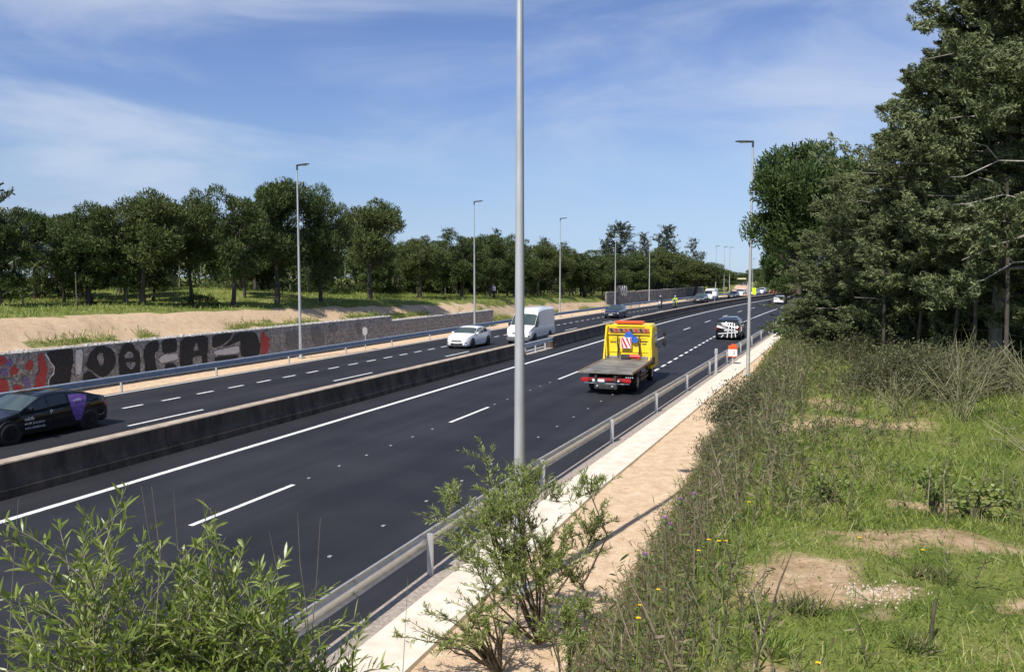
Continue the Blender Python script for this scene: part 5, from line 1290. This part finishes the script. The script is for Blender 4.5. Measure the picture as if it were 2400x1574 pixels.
for px, d, ty, k, lab in [(1452, 158, 528, 0, 'grey green far conifer rising over the wood, left of the far trio'), (1508, 163, 550, 1, 'slim middle conifer of the far trio'), (1560, 168, 533, 1, 'dark far conifer on the right of the far trio'), (1622, 190, 562, 2, 'sparse pointed cedar above the far round pine'), (1420, 162, 565, 2, 'small grey conifer left of the far trio'), (1643, 196, 592, 2, 'small leaning conifer top right of the sparse cedar'),
                          (1048, 118, 538, 2, 'dark pointed tree top behind the pines left of the second lamp post'), (1165, 128, 541, 2, 'thin conifer top behind the pines beside the near lamp post'), (1275, 138, 560, 2, 'small dark conifer top behind the pines right of the near lamp post'), (1320, 140, 570, 2, 'small conifer top behind the pines by the third lamp post')]:
    x, y = sight(px, d); z = ground_at(x, y); h = CAM_Z + (641 - ty) / 1900 * d - z; H0 = (12, 12, 9)[k]
    q = h / H0; w = q * (1.35 if k == 0 else 1.25 if lab.startswith('dark far') else .8)
    place_conifer(FAR[k], x, y, lab, CM, 'conifer', rnd.uniform(0, 6), (w, w, q), 'conifers behind the pines')
x, y = sight(-28, 46); place_conifer(FAR[2], x, y, 'dark conifer branch reaching in at the far left edge', ('pine_leaf', 'bark_pine', 'bark_pine'), 'conifer', 1.0, (.85, .85, .98))
x, y = sight(1783, 208); t = thing('tree', 'small bright yellow green tree beside the lime sign', 'tree', (x, y, .3), 0); t.scale = (1.9, 1.9, 4.4); obj('crown', SHR[0], 'yellow_tree_leaf', t); V, Q = np_tubes([(np.array([[0, 0, -.1], [0, 0, .4]]), [.06, .04])], 6); obj('trunk', np_mesh('trunk', V, Q), 'bark_pine', t)

# ---- the big cypresses on the right
CY = [conifer(51, 9.6, 2.0, 104, 50, 92, .085, .024, z0=.17, droop=.28, shape=1.1, rough=.42, bare=.22), conifer(52, 7.2, 1.6, 86, 46, 92, .085, .024, z0=.09, droop=.22, shape=1.2, rough=.5, bare=.22), conifer(53, 6.2, 1.4, 70, 40, 88, .085, .024, z0=.02, droop=.2, shape=1.3, rough=.55, bare=.2)]
CYM = ('cypress_leaf', 'bark_cypress', 'bark_cypress'); CYD = ('cypress_leaf_shade', 'bark_pine', 'bark_pine')  # second set: darker leaf and bark stand in for shade
NEAR = [(2480, 13.2, 13.6, 0, 1.0, 'tallest olive green cypress at the right edge, cut by the frame'), (2340, 15.0, 10.6, 0, .90, 'tall olive green cypress left of the one cut by the frame'), (2195, 16.6, 9.6, 1, .88, 'bushy olive green cypress in the middle of the right hand group'), (2085, 18.0, 8.3, 1, .80, 'lower olive green cypress with branches hanging over the bank'), (1985, 19.2, 6.6, 2, .80, 'leftmost small cypress of the right hand group reaching towards the road'), (1925, 20.5, 5.4, 2, .5, 'smallest low cypress at the edge of the bank')]
for i, (px, d, ztop, k, ws, lab) in enumerate(NEAR):
    x, y = sight(px, d); z = ground_at(x, y); H0 = (9.6, 7.2, 6.2)[k]; q = (ztop - z) / H0
    place_conifer(CY[k], x, y, lab, CYM, 'cypress_tree', i * 1.7, (ws, ws, q), 'cypresses on the right bank')
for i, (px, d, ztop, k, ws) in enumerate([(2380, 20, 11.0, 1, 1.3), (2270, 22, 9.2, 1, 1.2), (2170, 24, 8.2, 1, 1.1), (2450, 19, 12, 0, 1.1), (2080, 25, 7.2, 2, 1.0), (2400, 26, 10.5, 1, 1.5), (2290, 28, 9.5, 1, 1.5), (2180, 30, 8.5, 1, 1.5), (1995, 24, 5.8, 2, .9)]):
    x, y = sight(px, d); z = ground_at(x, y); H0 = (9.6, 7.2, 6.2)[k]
    place_conifer(CY[k], x, y, 'cypress darkened for the shade behind the right hand group', CYD, 'cypress_tree', i * 2.1, (ws, ws, (ztop - z) / H0), 'cypresses in the shade behind')
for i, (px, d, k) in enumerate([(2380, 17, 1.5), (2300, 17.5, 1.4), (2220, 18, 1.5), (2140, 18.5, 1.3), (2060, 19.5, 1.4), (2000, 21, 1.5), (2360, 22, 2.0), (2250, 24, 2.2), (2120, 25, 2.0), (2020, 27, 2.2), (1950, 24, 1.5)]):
    x, y = sight(px, d); t = thing('shrub', '%s shrub darkened for the deep shade under the cypresses' % ORD[i], 'shrub', (x, y, ground_at(x, y) - .1), i, 'shrubs in the shade under the cypresses'); t.scale = (k * 1.1, k * 1.1, k); obj('foliage', SHR[i % 3], 'cypress_leaf_shade', t)
# slim bare trunks in the shade under the cypresses
for i, (px, d, h) in enumerate([(2365, 12.5, 3.2), (2235, 14.5, 2.6), (2318, 16, 3), (2150, 15.5, 2.4), (2075, 16, 2.2), (2290, 13.5, 2.6)]):
    x, y = sight(px, d); a = rnd.uniform(-.2, .3)
    V, Q = np_tubes([(np.array([[0, 0, -.1], [a * .4, 0, h * .5], [a, .05, h]]), [.036, .03, .022])], 7)
    tag(obj('bare_stem', np_mesh('bare_stem', V, Q, smooth_=True), 'bark_pine', None, (x, y, ground_at(x, y))), '%s slim bare trunk under the cypresses, counted from the right' % ORD[[0, 3, 1, 4, 5, 2][i]], 'tree stem', 'bare trunks under the cypresses')
# bleached dead boughs sticking out of the tallest cypress
dead = []
for (px, d, z, ex, ez) in [(2350, 12.2, 6.9, -1.0, -.45), (2370, 12.3, 6.3, -1.1, -.1), (2320, 12.4, 6.0, -.9, -.35), (2390, 12.2, 5.4, -.9, -.5)]:
    x, y = sight(px, d); p0 = np.array([x + .5, y + .3, z]); p2 = np.array([x + ex * .7, y - .1, z + ez * .6]); mid = (p0 + p2) / 2 + np.array([0, 0, .12])
    dead.append((np.array([p0, mid, p2, p2 + [-.25, -.05, -.02]]), [.013, .010, .006, .002])); dead.append((np.array([mid, mid + [-.25, -.1, .2], mid + [-.45, -.1, .25]]), [.007, .005, .002]))
V, Q = np_tubes(dead, 6)
NEARTREE = [o for o in bpy.data.objects if o.get('label', '').startswith('tallest olive')][0]
o = obj('dead_bough', np_mesh('dead_bough', V, Q, smooth_=True), 'bark_pale', NEARTREE); bpy.context.view_layer.update(); o.matrix_parent_inverse = NEARTREE.matrix_basis.inverted()
# near pine behind the cypresses and those lining the right side further on
PN = [pine_meshes(71, n_clump=80, per=330), pine_meshes(72, n_clump=60, per=300)]
for px, d, w, ty, k, lab in [(1890, 35, 290, 318, 0, 'large dark green pine behind the cypresses, its crown touching the sky'), (1846, 44, 150, 545, 1, 'lower pine crown beside the second lamp post'), (1850, 58, 120, 500, 1, 'pine just behind the large dark green pine')]:
    x, y = sight(px, d); z = ground_at(x, y); h = CAM_Z + (641 - ty) / 1900 * d - z; t = add_tree(PN[k], x, y, h / .965, w / 1900 * d / (h / .965) / .74, px, lab, ('pine_leaf_near', 'bark_pine'), group='pines on the right side')
for i in range(34):
    s = g.uniform(75, 330); l = g.uniform(4.5, 22) + max(0, s - 120) * .02; x, y = (float(v) for v in W(s, l))
    if (x / y) * 1900 + 1200 > 1900: continue
    add_tree(PINES[i % 5], x, y, g.uniform(6, 8.5), g.uniform(.8, 1.1), g.uniform(0, 6), 'pine lining the right side of the road further on', ('pine_leaf_near', 'bark_pine'), group='pines along the right side further on')
# ------------------------------------------------------------------ shrubs, weeds and grass on the near bank
def branchy(seed, base, aim, height, spread, n_main, leaves, leafL, leafW, leaf_zone=.35, twig=.012, bare_tips=0, droop=.25, leaf_up=.5, subs=6, hmin=.62, wild=.10):
    """woody shrub: main stems -> side shoots -> lance leaves along the shoots; coordinates relative to base"""
    g = np.random.default_rng(seed); paths = []; shoots = []
    for i in range(n_main):
        th = g.uniform(0, 2 * np.pi); rr = g.uniform(.25, 1) * spread
        tip = np.array([aim[0] + math.cos(th) * rr, aim[1] + math.sin(th) * rr * .8, height * g.uniform(hmin, 1.0) * (1 - .22 * (rr / spread) ** 2)])
        k = 6; ts = np.linspace(0, 1, k)[:, None]; bow = np.array([aim[0], aim[1], 0]) * .1 + g.normal(size=3) * wild * spread
        pts = tip * ts * np.array([1, 1, 1]) + np.array([0, 0, .16 * height]) * np.sin(ts * np.pi) + bow * np.sin(ts * np.pi)
        pts[1:-1] += g.normal(size=(k - 2, 3)) * (.03 + .3 * max(0, wild - .1)) * spread
        paths.append((pts, np.linspace(twig * 1.9, twig * .25, k)))
        for j in range(subs):
            f = g.uniform(leaf_zone, 1.0); p = np.array([np.interp(f, ts[:, 0], pts[:, a]) for a in range(3)])
            d = unit(unit(tip) * .7 + rand_dirs(1, g)[0] * .8 + np.array([0, 0, .45])); L = g.uniform(.16, .34) * height * .62
            q = np.linspace(0, 1, 4)[:, None]; sp = p + d * L * q - np.array([0, 0, droop * L]) * q ** 2
            paths.append((sp, np.linspace(twig * .5, twig * .14, 4))); shoots.append(sp)
        shoots.append(pts[-3:])
    per = max(4, int(leaves / len(shoots))); parts = []
    for sp in shoots:
        f = np.sort(g.uniform(.05, 1.0, per)); kk = np.linspace(0, 1, len(sp))
        b = np.stack([np.interp(f, kk, sp[:, a]) for a in range(3)], 1); ax = unit(sp[-1] - sp[0])
        d = unit(ax * .75 + rand_dirs(per, g) * .85 + np.array([0, 0, leaf_up])); parts.append(blades(b, d, g.uniform(.6, 1.25, per) * leafL, g.uniform(.7, 1.3, per) * leafW, np.array([[0, 0, -1]]) * g.uniform(.05, .45, (per, 1)), g))
    for i in range(bare_tips):
        sp = shoots[g.integers(len(shoots))]; p = sp[-1]; L = g.uniform(.25, .6) * height * .35
        tipv = p + np.array([g.uniform(-.12, .12), g.uniform(-.1, .1), 1]) * L; paths.append((np.array([p, (p + tipv) / 2 + g.normal(size=3) * .02 * L, tipv]), [twig * .35, twig * .22, twig * .1]))
    V, Q, T = merge(parts); leaf = np_mesh('foliage', V, Q, T)
    V, Q = np_tubes(paths, 5); wood = np_mesh('branch', V, Q, smooth_=True)
    return leaf, wood
def put_shrub(name, label, x, y, me, leafm, woodm, cat='shrub', group=None, z=None, rz=0, sc_=1.0):
    t = thing(name, label, cat, (x, y, (ground_at(x, y) if z is None else z) - .03), rz, group); t.scale = (sc_,) * 3 if isinstance(sc_, (int, float)) else sc_
    obj('branch', me[1], woodm, t); obj('foliage', me[0], leafm, t); return t
# left: two lance-leaved shrubs close to the camera, rooted on the slope below
x, y = -1.55, 3.75; zb = ground_at(x, y)
put_shrub('leafy_shrub', 'lance leaved green shrub at bottom left, the denser right hand half', -1.36, 3.9, branchy(201, None, (-.05, 0), 3.86 - ground_at(-1.36, 3.9), .58, 44, 17000, .095, .0115, .62, .008, 9, subs=13, hmin=.7, wild=.14), 'willow_leaf', 'twig_grey')
put_shrub('leafy_shrub', 'lance leaved green shrub at the lower left corner, reaching up and left', -1.90, 3.75, branchy(202, None, (-.10, 0), 4.05 - ground_at(-1.90, 3.75), .46, 26, 9500, .095, .0115, .64, .008, 7, subs=12, hmin=.66, wild=.16), 'willow_leaf', 'twig_grey')
# centre: open shrub before the near lamp post
put_shrub('open_shrub', 'open twiggy shrub with narrow leaves in front of the near lamp post', .38, 11.0, branchy(213, None, (-.30, .05), 2.75, 1.20, 24, 19000, .095, .012, .34, .009, 0, subs=22, hmin=.34, wild=.26), 'olive_leaf', 'twig_dark', z=.05)
put_shrub('open_shrub', 'small leafy sapling at the foot of the open shrub', .62, 9.0, branchy(204, None, (0, 0), 1.35, .38, 12, 2600, .085, .012, .35, .009, 0, subs=7), 'olive_leaf', 'twig_dark')
put_shrub('open_shrub', 'low sprawling branches left of the open shrub on the sandy strip', -.15, 10.2, branchy(205, None, (-.5, -.25), .95, .85, 24, 2600, .08, .012, .45, .010, 0, subs=6), 'olive_leaf', 'twig_dark', z=.05)

# twiggy dark bushes on the bank
def twiggy(seed, rx, ry, rz, stems, leaves, stem_r=.0055, leafL=.026, leafW=.014, curl=.25):
    g = np.random.default_rng(seed); paths = []; tips = []
    for i in range(stems):
        d = rand_dirs(1, g)[0]; d[2] = abs(d[2]) * .9 + .08; d = unit(d); L = g.uniform(.7, 1.08); root = np.array([g.normal() * .35 * rx, g.normal() * .35 * ry, 0])
        tip = root * .5 + d * np.array([rx, ry, rz]) * L; ts = np.linspace(0, 1, 5)[:, None]
        pts = root + (tip - root) * ts + g.normal(size=3) * curl * .4 * np.sin(ts * np.pi) + np.array([0, 0, -.12 * rz]) * ts ** 3; paths.append((pts, np.linspace(stem_r, stem_r * .3, 5))); tips.append(pts[1:])
    pool = np.concatenate(tips); idx = g.integers(0, len(pool), leaves); b = pool[idx] + g.normal(size=(leaves, 3)) * .03
    V, Q, T = blades(b, unit(rand_dirs(leaves, g) + [0, 0, .5]), g.uniform(.5, 1.4, leaves) * leafL, g.uniform(.6, 1.3, leaves) * leafW, .2, g); leaf = np_mesh('foliage', V, Q, T)
    V, Q = np_tubes(paths, 3); return leaf, np_mesh('branch', V, Q)
BUSH = [twiggy(301, .95, .8, .80, 1300, 26000, leafL=.036, leafW=.019), twiggy(302, 1.2, .9, .95, 1500, 34000, leafL=.036, leafW=.019)]
put_shrub('twiggy_bush', 'rounded dark twiggy bush at the left edge of the bank', 3.63, 11.6, BUSH[0], 'bush_leaf', 'twig_grey', sc_=(.78, .8, .95))
put_shrub('twiggy_bush', 'smaller dark bush on the slope left of the rounded bush', 2.95, 10.4, BUSH[0], 'bush_leaf', 'twig_grey', rz=2.0, sc_=(.5, .6, .7))
put_shrub('twiggy_bush', 'large dark bush under the cypresses right of the worn path', 5.65, 11.6, BUSH[1], 'bush_leaf', 'twig_dark', rz=.5, sc_=(.72, .9, .9))
put_shrub('twiggy_bush', 'dark bush against the shade on the right of the large bush', 6.8, 12.2, BUSH[0], 'bush_leaf', 'twig_dark', rz=3, sc_=(1.0, 1, 1.0))
put_shrub('twiggy_bush', 'low bush in the grass below the leftmost cypress', 7.5, 16.8, BUSH[1], 'bush_leaf', 'twig_dark', rz=4, sc_=(1.1, 1, .8))
# broom: fan of thin straight stems on the right
def broom(seed, n, h, spread):
    g = np.random.default_rng(seed); paths = []
    for i in range(n):
        th = g.uniform(0, 2 * np.pi); r = g.uniform(.1, 1) * spread; L = h * g.uniform(.55, 1.05); ts = np.linspace(0, 1, 5)[:, None]
        tip = np.array([math.cos(th) * r, math.sin(th) * r * .7, L * (1 - .25 * r / spread)]); root = g.normal(size=3) * [.05, .05, 0]
        pts = root + (tip - root) * ts + np.array([math.cos(th), math.sin(th), 0]) * .12 * r * np.sin(ts * np.pi) * -1 + g.normal(size=3) * .05 * np.sin(ts * np.pi); paths.append((pts, np.linspace(.0065, .002, 5)))
        for j in range(3):
            f = g.uniform(.35, .9); p = np.array([np.interp(f, ts[:, 0], pts[:, a]) for a in range(3)]); d = unit(tip + g.normal(size=3) * .5 * h); q = np.linspace(0, 1, 3)[:, None]; paths.append((p + d * q * g.uniform(.12, .4) * h, np.array([.0035, .0025, .0012])))
    V, Q = np_tubes(paths, 3); return np_mesh('stems', V, Q)
for x, y, h, sp, n_, lab in [(5.35, 9.6, 1.25, .75, 34, 'pale spiky broom with fanned thin stems on the right'), (6.15, 9.3, 1.1, .6, 26, 'thin spiky broom at the right edge of the frame'), (4.75, 9.9, .7, .5, 24, 'small spiky broom left of the pale broom'), (5.0, 7.6, .55, .8, 30, 'low flattened broom spreading over the grass at right')]:
    t = thing('broom_plant', lab, 'plant', (x, y, ground_at(x, y) - .03), 0, 'broom plants on the right'); obj('stems', broom(int(x * 100), n_, h, sp), 'broom_stem', t)

# ---- grass and weeds (uncountable): blades by distance, none on the sandy patches
def scatter(n, smin, smax, lmin, lmax, g, power=1.6):
    """more points close to the camera"""
    u = g.uniform(0, 1, n) ** power; s = smin + (smax - smin) * u; l = g.uniform(lmin, lmax, n); return s, l
def grass():
    g = np.random.default_rng(77); parts = []
    def lay(n, smin, smax, lmin, lmax, hmin, hmax, w, power, patch_keep=.22, seedn=0, simple=False):
        s, l = scatter(n, smin, smax, lmin, lmax, g, power); x, y = W(s, l)
        toe = toe_lat(s); keep = l > toe + .10 + .4 * g.uniform(0, 1, n)
        dm = dirt_mask(s, l); keep &= g.uniform(0, 1, n) > dm * (1 - patch_keep)
        dens = .5 + .5 * fbm(x * .9, y * .9, 61 + seedn); keep &= g.uniform(0, 1, n) < .05 + 1.15 * dens
        keep &= (np.abs(x / np.maximum(y, .1)) < .85) & (y > 1.2)
        s, l, x, y = s[keep], l[keep], x[keep], y[keep]; m = len(s); z = terrain(s, l)
        hs = g.uniform(hmin, hmax, m) * (.55 + .7 * (.5 + .5 * fbm(x * .7, y * .7, 9)))
        d = unit(np.stack([g.normal(size=m) * .5, g.normal(size=m) * .5, np.ones(m)], 1)); far = 1 + np.clip(y - 5, 0, 40) * .10
        if simple:                                          # short blade: one triangle
            b = np.stack([x, y, z - .006], 1); sd = unit(np.cross(d, rand_dirs(m, g))) * (w * far * g.uniform(.7, 1.3, m) * .5)[:, None]; V = np.stack([b - sd, b + sd, b + (d + rand_dirs(m, g) * [.5, .5, .1]) * hs[:, None]], 1).reshape(-1, 3)
            return V, None, np.arange(m * 3).reshape(-1, 3)
        return blades(np.stack([x, y, z - .01], 1), d, hs, w * far * g.uniform(.7, 1.3, m), g.uniform(.1, .6, (m, 1)) * rand_dirs(m, g) * [1, 1, .3], g)
    parts.append(lay(190000, 1.5, 14, -4, 9, .03, .12, .0042, 1.15, simple=True)); parts.append(lay(16000, 1.5, 12, -4, 9, .10, .26, .0036, 1.1, seedn=5)); parts.append(lay(60000, 10, 45, -4.5, 12, .12, .30, .0075, 1.4, simple=True))
    parts.append(lay(150000, 2.2, 8.0, -1.6, 3.6, .015, .05, .0075, 1.0, .12, 3, True)); parts.append(lay(26000, 2.2, 9.0, -1.6, 4.2, .05, .13, .005, 1.0, .1, 7))
    parts.append(lay(14000, 40, 95, -4.6, 8, .25, .5, .012, 1.0))
    V, Q, T = merge(parts); return np_mesh('grass', V, Q, T)
tag(obj('grass', grass(), 'grass_blade'), 'short yellow green grass covering the near bank', 'grass', kind='stuff')
def weeds():
    """tall mixed herbs: thin stems with small leaves along the bank edge and in clumps"""
    g = np.random.default_rng(78); stems = []; leaf = []
    n = 52000; s, l = scatter(n, 2.2, 24, -4.0, 6, g, 1.25); x, y = W(s, l); toe = toe_lat(s)
    edge = np.exp(-((l - toe - 1.7) / 1.25) ** 2); cl = np.clip(fbm(x * .8 + 5, y * .8, 91) * 1.4, 0, 1)
    keep = (g.uniform(0, 1, n) < .62 * edge + .20 * cl) & (l > toe + .35) & (patch_mask(x, y) < .3) & (y > 1.8) & (np.abs(x / y) < .75)
    # keep the view over the open grass at lower right clear
    keep &= ~((x > 1.25) & (y < 5.2) & (g.uniform(0, 1, n) > .06)); keep &= ~((x < .9) & (y < 2.7))
    s, l, x, y = s[keep], l[keep], x[keep], y[keep]; z = terrain(s, l); m = len(s); h = g.uniform(.16, .72, m) * (.6 + .55 * (.5 + .5 * fbm(x * 1.1, y * 1.1, 17))) * np.where(l < toe_lat(s) + 2.8, 1.0, .6)
    base = np.stack([x, y, z - .02], 1); d = unit(np.stack([g.normal(size=m) * .22, g.normal(size=m) * .22, np.ones(m)], 1)); bd = rand_dirs(m, g) * g.uniform(.05, .3, (m, 1)) * [1, 1, .2]
    st = blades(base, d, h, .0065 * (1 + np.clip(y - 5, 0, 30) * .06), bd, g)
    per = 14; ii = np.repeat(np.arange(m), per); f = g.uniform(.12, 1.0, len(ii))[:, None]
    b = base[ii] + d[ii] * h[ii, None] * f + bd[ii] * h[ii, None] * f * f; ld = unit(d[ii] * .6 + rand_dirs(len(ii), g)); sz = 1 + np.clip(y[ii] - 6, 0, 30) * .04
    lf = blades(b, ld, g.uniform(.03, .085, len(ii)) * sz, g.uniform(.005, .012, len(ii)) * sz, .25, g)
    return np_mesh('stems', *st), np_mesh('leaves', *lf), base, d, bd, h
sm, lm_, wb_, wd_, wbd, wh = weeds()
wo = bpy.data.objects.new('weeds', None); C.objects.link(wo); tag(wo, 'tall mixed green and brown weeds along the bank edge', 'weeds', kind='stuff')
obj('stems', sm, 'dry_stem', wo); obj('leaves', lm_, 'weed_blade', wo)
# rough grass on the far plateau and tufts at the foot of the left bank
def far_grass():
    g = np.random.default_rng(79); parts = []
    n = 46000; s = g.uniform(10, 130, n); l = -g.uniform(33.6, 60, n); x, y = W(s, l); k = (y < 130) & (np.abs(x / y) < .7); s, l, x, y = s[k], l[k], x[k], y[k]; dm = dirt_mask(s, l); k = g.uniform(0, 1, len(s)) > dm; s, l, x, y = s[k], l[k], x[k], y[k]; m = len(s)
    d = unit(np.stack([g.normal(size=m) * .4, g.normal(size=m) * .4, np.ones(m)], 1)); parts.append(blades(np.stack([x, y, terrain(s, l) - .02], 1), d, g.uniform(.12, .34, m), .035, .3, g))
    n = 9000; s = g.uniform(14, 110, n); l = -31.95 - np.abs(g.normal(size=n)) * .38; x, y = W(s, l); k = fbm(x * .35, y * .35, 4) > -.1; s, l, x, y = s[k], l[k], x[k], y[k]; m = len(s)
    d = unit(np.stack([g.normal(size=m) * .5, g.normal(size=m) * .5, np.ones(m)], 1)); parts.append(blades(np.stack([x, y, terrain(s, l) - .02], 1), d, g.uniform(.10, .38, m), .03, .3, g))
    return np_mesh('grass', *merge(parts))
tag(obj('grass', far_grass(), 'grass_blade'), 'rough green grass on the plateau above the graffiti wall', 'grass', kind='stuff')

# ---- flowers and single plants one can pick out
def thistle(x, y, h, lab):
    t = thing('thistle', lab, 'flower', (x, y, ground_at(x, y) - .02), 0, 'purple thistles among the weeds')
    MB().tube([(0, 0, 0), (.02, .01, h * .5), (.0, .0, h)], [.006, .005, .004], 5).build('stem', 'dry_stem', t)
    MB().lathe((0, 0, h), (0, 0, 1), [(-.012, .008), (.0, .016), (.018, .017), (.026, .012)], 10).build('bud', 'thistle_leaf', t, 50)
    m = MB()
    for k in range(16):
        a = k * 2.4; r = .008 + .018 * (k / 16); m.add([(.004 * math.cos(a), .004 * math.sin(a), h + .02), (r * math.cos(a) - .004 * math.sin(a), r * math.sin(a) + .004 * math.cos(a), h + .046 - .012 * k / 16), (r * math.cos(a) + .004 * math.sin(a), r * math.sin(a) - .004 * math.cos(a), h + .046 - .012 * k / 16)], [(0, 1, 2)])
    m.build('petals', 'purple_petal', t, fix=False)
for i, (x, y, h) in enumerate([(1.17, 5.55, .60), (1.02, 5.3, .62), (1.20, 5.25, .56), (1.12, 5.6, .50), (.86, 5.1, .55)]): thistle(x, y, h, '%s purple thistle from the left among the weeds' % ORD[[3, 1, 4, 2, 0][i]])
def daisy(x, y, h, lab, r=.0095):
    t = thing('yellow_flower', lab, 'flower', (x, y, ground_at(x, y) - .01), 0, 'yellow flowers on the bank')
    MB().tube([(0, 0, 0), (.01, 0, h)], .003, 4).build('stem', 'grass_blade', t); m = MB()
    for k in range(9):
        a = k * 2 * math.pi / 9; c_, s_ = math.cos(a), math.sin(a); m.add([(.01, 0, h), (.01 + r * c_ - .3 * r * s_, r * s_ + .3 * r * c_, h + .006), (.01 + 1.25 * r * c_, 1.25 * r * s_, h + .004), (.01 + r * c_ + .3 * r * s_, r * s_ - .3 * r * c_, h + .006)], [(0, 1, 2, 3)])
    m.build('petals', 'yellow_petal', t, fix=False); MB().ball((.01, 0, h + .005), (.005, .005, .003), 6, 4).build('centre', 'yellow_petal', t)
for i, (x, y, h) in enumerate([(1.02, 4.15, .42), (1.06, 4.10, .40), (1.10, 4.12, .37), (.98, 4.2, .38), (.62, 3.9, .45), (.75, 4.1, .40), (.52, 3.3, .5), (1.28, 3.3, .12), (2.35, 4.55, .10), (1.98, 3.02, .08), (2.05, 4.7, .10), (1.45, 4.9, .3)]): daisy(x, y, h, '%s small yellow flower on the bank, counted from nearest the road' % ORD[[4, 6, 7, 3, 1, 2, 0, 8, 11, 9, 10, 5][i] if i != 5 else 2])
def rosette(seed, x, y, r, lab, mat='weed_blade', n=60, L=.10, W_=.007):
    n = int(n * 2.2); g = np.random.default_rng(seed); d = unit(np.stack([g.normal(size=n), g.normal(size=n), g.uniform(.25, 1.6, n)], 1)); b = np.clip(np.stack([g.normal(size=n) * r * .28, g.normal(size=n) * r * .22, np.zeros(n)], 1), -r * .6, r * .6)
    V, Q, T = blades(b, d, g.uniform(.4, 1.0, n) * L, g.uniform(.7, 1.3, n) * W_, .3, g)
    tag(obj('grass_tuft', np_mesh('grass_tuft', V, Q, T), mat, None, (x, y, ground_at(x, y) - .01)), lab, 'plant', 'leafy tufts on the bank')
rosette(1, 1.48, 3.98, .16, 'blue green grass tuft on the bare sand patch', n=120, L=.13); rosette(2, 1.83, 3.55, .12, 'blue green grass tuft right of the sand patch', n=80, L=.11); rosette(3, 1.55, 3.15, .16, 'wide blue green tuft at the bottom edge', n=110, L=.12); rosette(4, 1.18, 3.6, .16, 'green leafy tuft left of the bare sand patch', 'grass_blade', 120, .13, .008)
rosette(5, 2.30, 4.35, .22, 'grey green tuft with tiny white flowers beside the gravel patch', n=170, L=.09); rosette(6, 2.62, 3.55, .16, 'pale tuft with a yellow flower at the lower right corner', n=90, L=.09)
V, Q, T = None, None, None
# dark leafy weed with its shadow, dead stick
lf = branchy(401, None, (0, 0), .42, .16, 9, 420, .045, .022, .2, .005, 0, subs=4); put_shrub('leafy_weed', 'dark leafy upright weed on the grass at right', 2.95, 5.55, lf, 'olive_leaf', 'twig_dark', 'plant')
lf2 = branchy(402, None, (0, 0), .36, .26, 12, 700, .035, .014, .2, .004, 0, subs=5, hmin=.4); put_shrub('leafy_weed', 'second leafy weed left of the dark upright weed', 2.35, 5.9, lf2, 'olive_leaf', 'twig_dark', 'plant', rz=2, sc_=.9); put_shrub('leafy_weed', 'broad leafy weed at the right edge above the gravel patch', 3.35, 5.75, lf2, 'olive_leaf', 'twig_dark', 'plant', rz=4, sc_=(1.5, 1.5, 1.0))
x, y = 1.93, 3.62; V, Q = np_tubes([(np.array([[0, 0, -.02], [.004, 0, .08], [.012, 0, .17], [.018, 0, .21]]), [.007, .008, .009, .005])], 6); tag(obj('dead_stick', np_mesh('dead_stick', V, Q, smooth_=True), 'twig_dark', None, (x, y, ground_at(x, y))), 'short dead stick standing upright in the lower right grass', 'stick')
x, y = .92, 3.05; V, Q = np_tubes([(np.array([[0, 0, 0], [.05, .02, .25], [.13, .05, .5], [.2, .1, .62]]), [.006, .005, .004, .002]), (np.array([[.09, .03, .36], [.2, .05, .42], [.3, .08, .46]]), [.003, .0025, .001])], 5); tag(obj('dead_stick', np_mesh('dead_stick', V, Q, smooth_=True), 'twig_dark', None, (x, y, ground_at(x, y))), 'long thin dead twig leaning beside the sand patch', 'stick')
# pebbles on the gravel patch (uncountable)
def pebbles():
    g = np.random.default_rng(88); m = MB()
    for k in range(420):
        cx, cy, rx, ry = PATCHES[1] if k % 3 else PATCHES[rnd.randrange(len(PATCHES))]; x = cx + g.normal() * rx * .5; y = cy + g.normal() * ry * .5; r = g.uniform(.003, .010); z = ground_at(x, y); a = g.uniform(0, 6, 4); o = [(math.cos(q) * r, math.sin(q) * r * .8, 0) for q in (0, 1.6, 3.1, 4.7)]
        m.add([(x + b[0], y + b[1], z - .002) for b in o] + [(x, y, z + r * .8)], [(0, 1, 4), (1, 2, 4), (2, 3, 4), (3, 0, 4)])
    return m.mesh('pebbles', fix=False)
tag(obj('pebbles', pebbles(), 'stone'), 'small pale pebbles strewn on the bare patches', 'pebbles', kind='stuff')
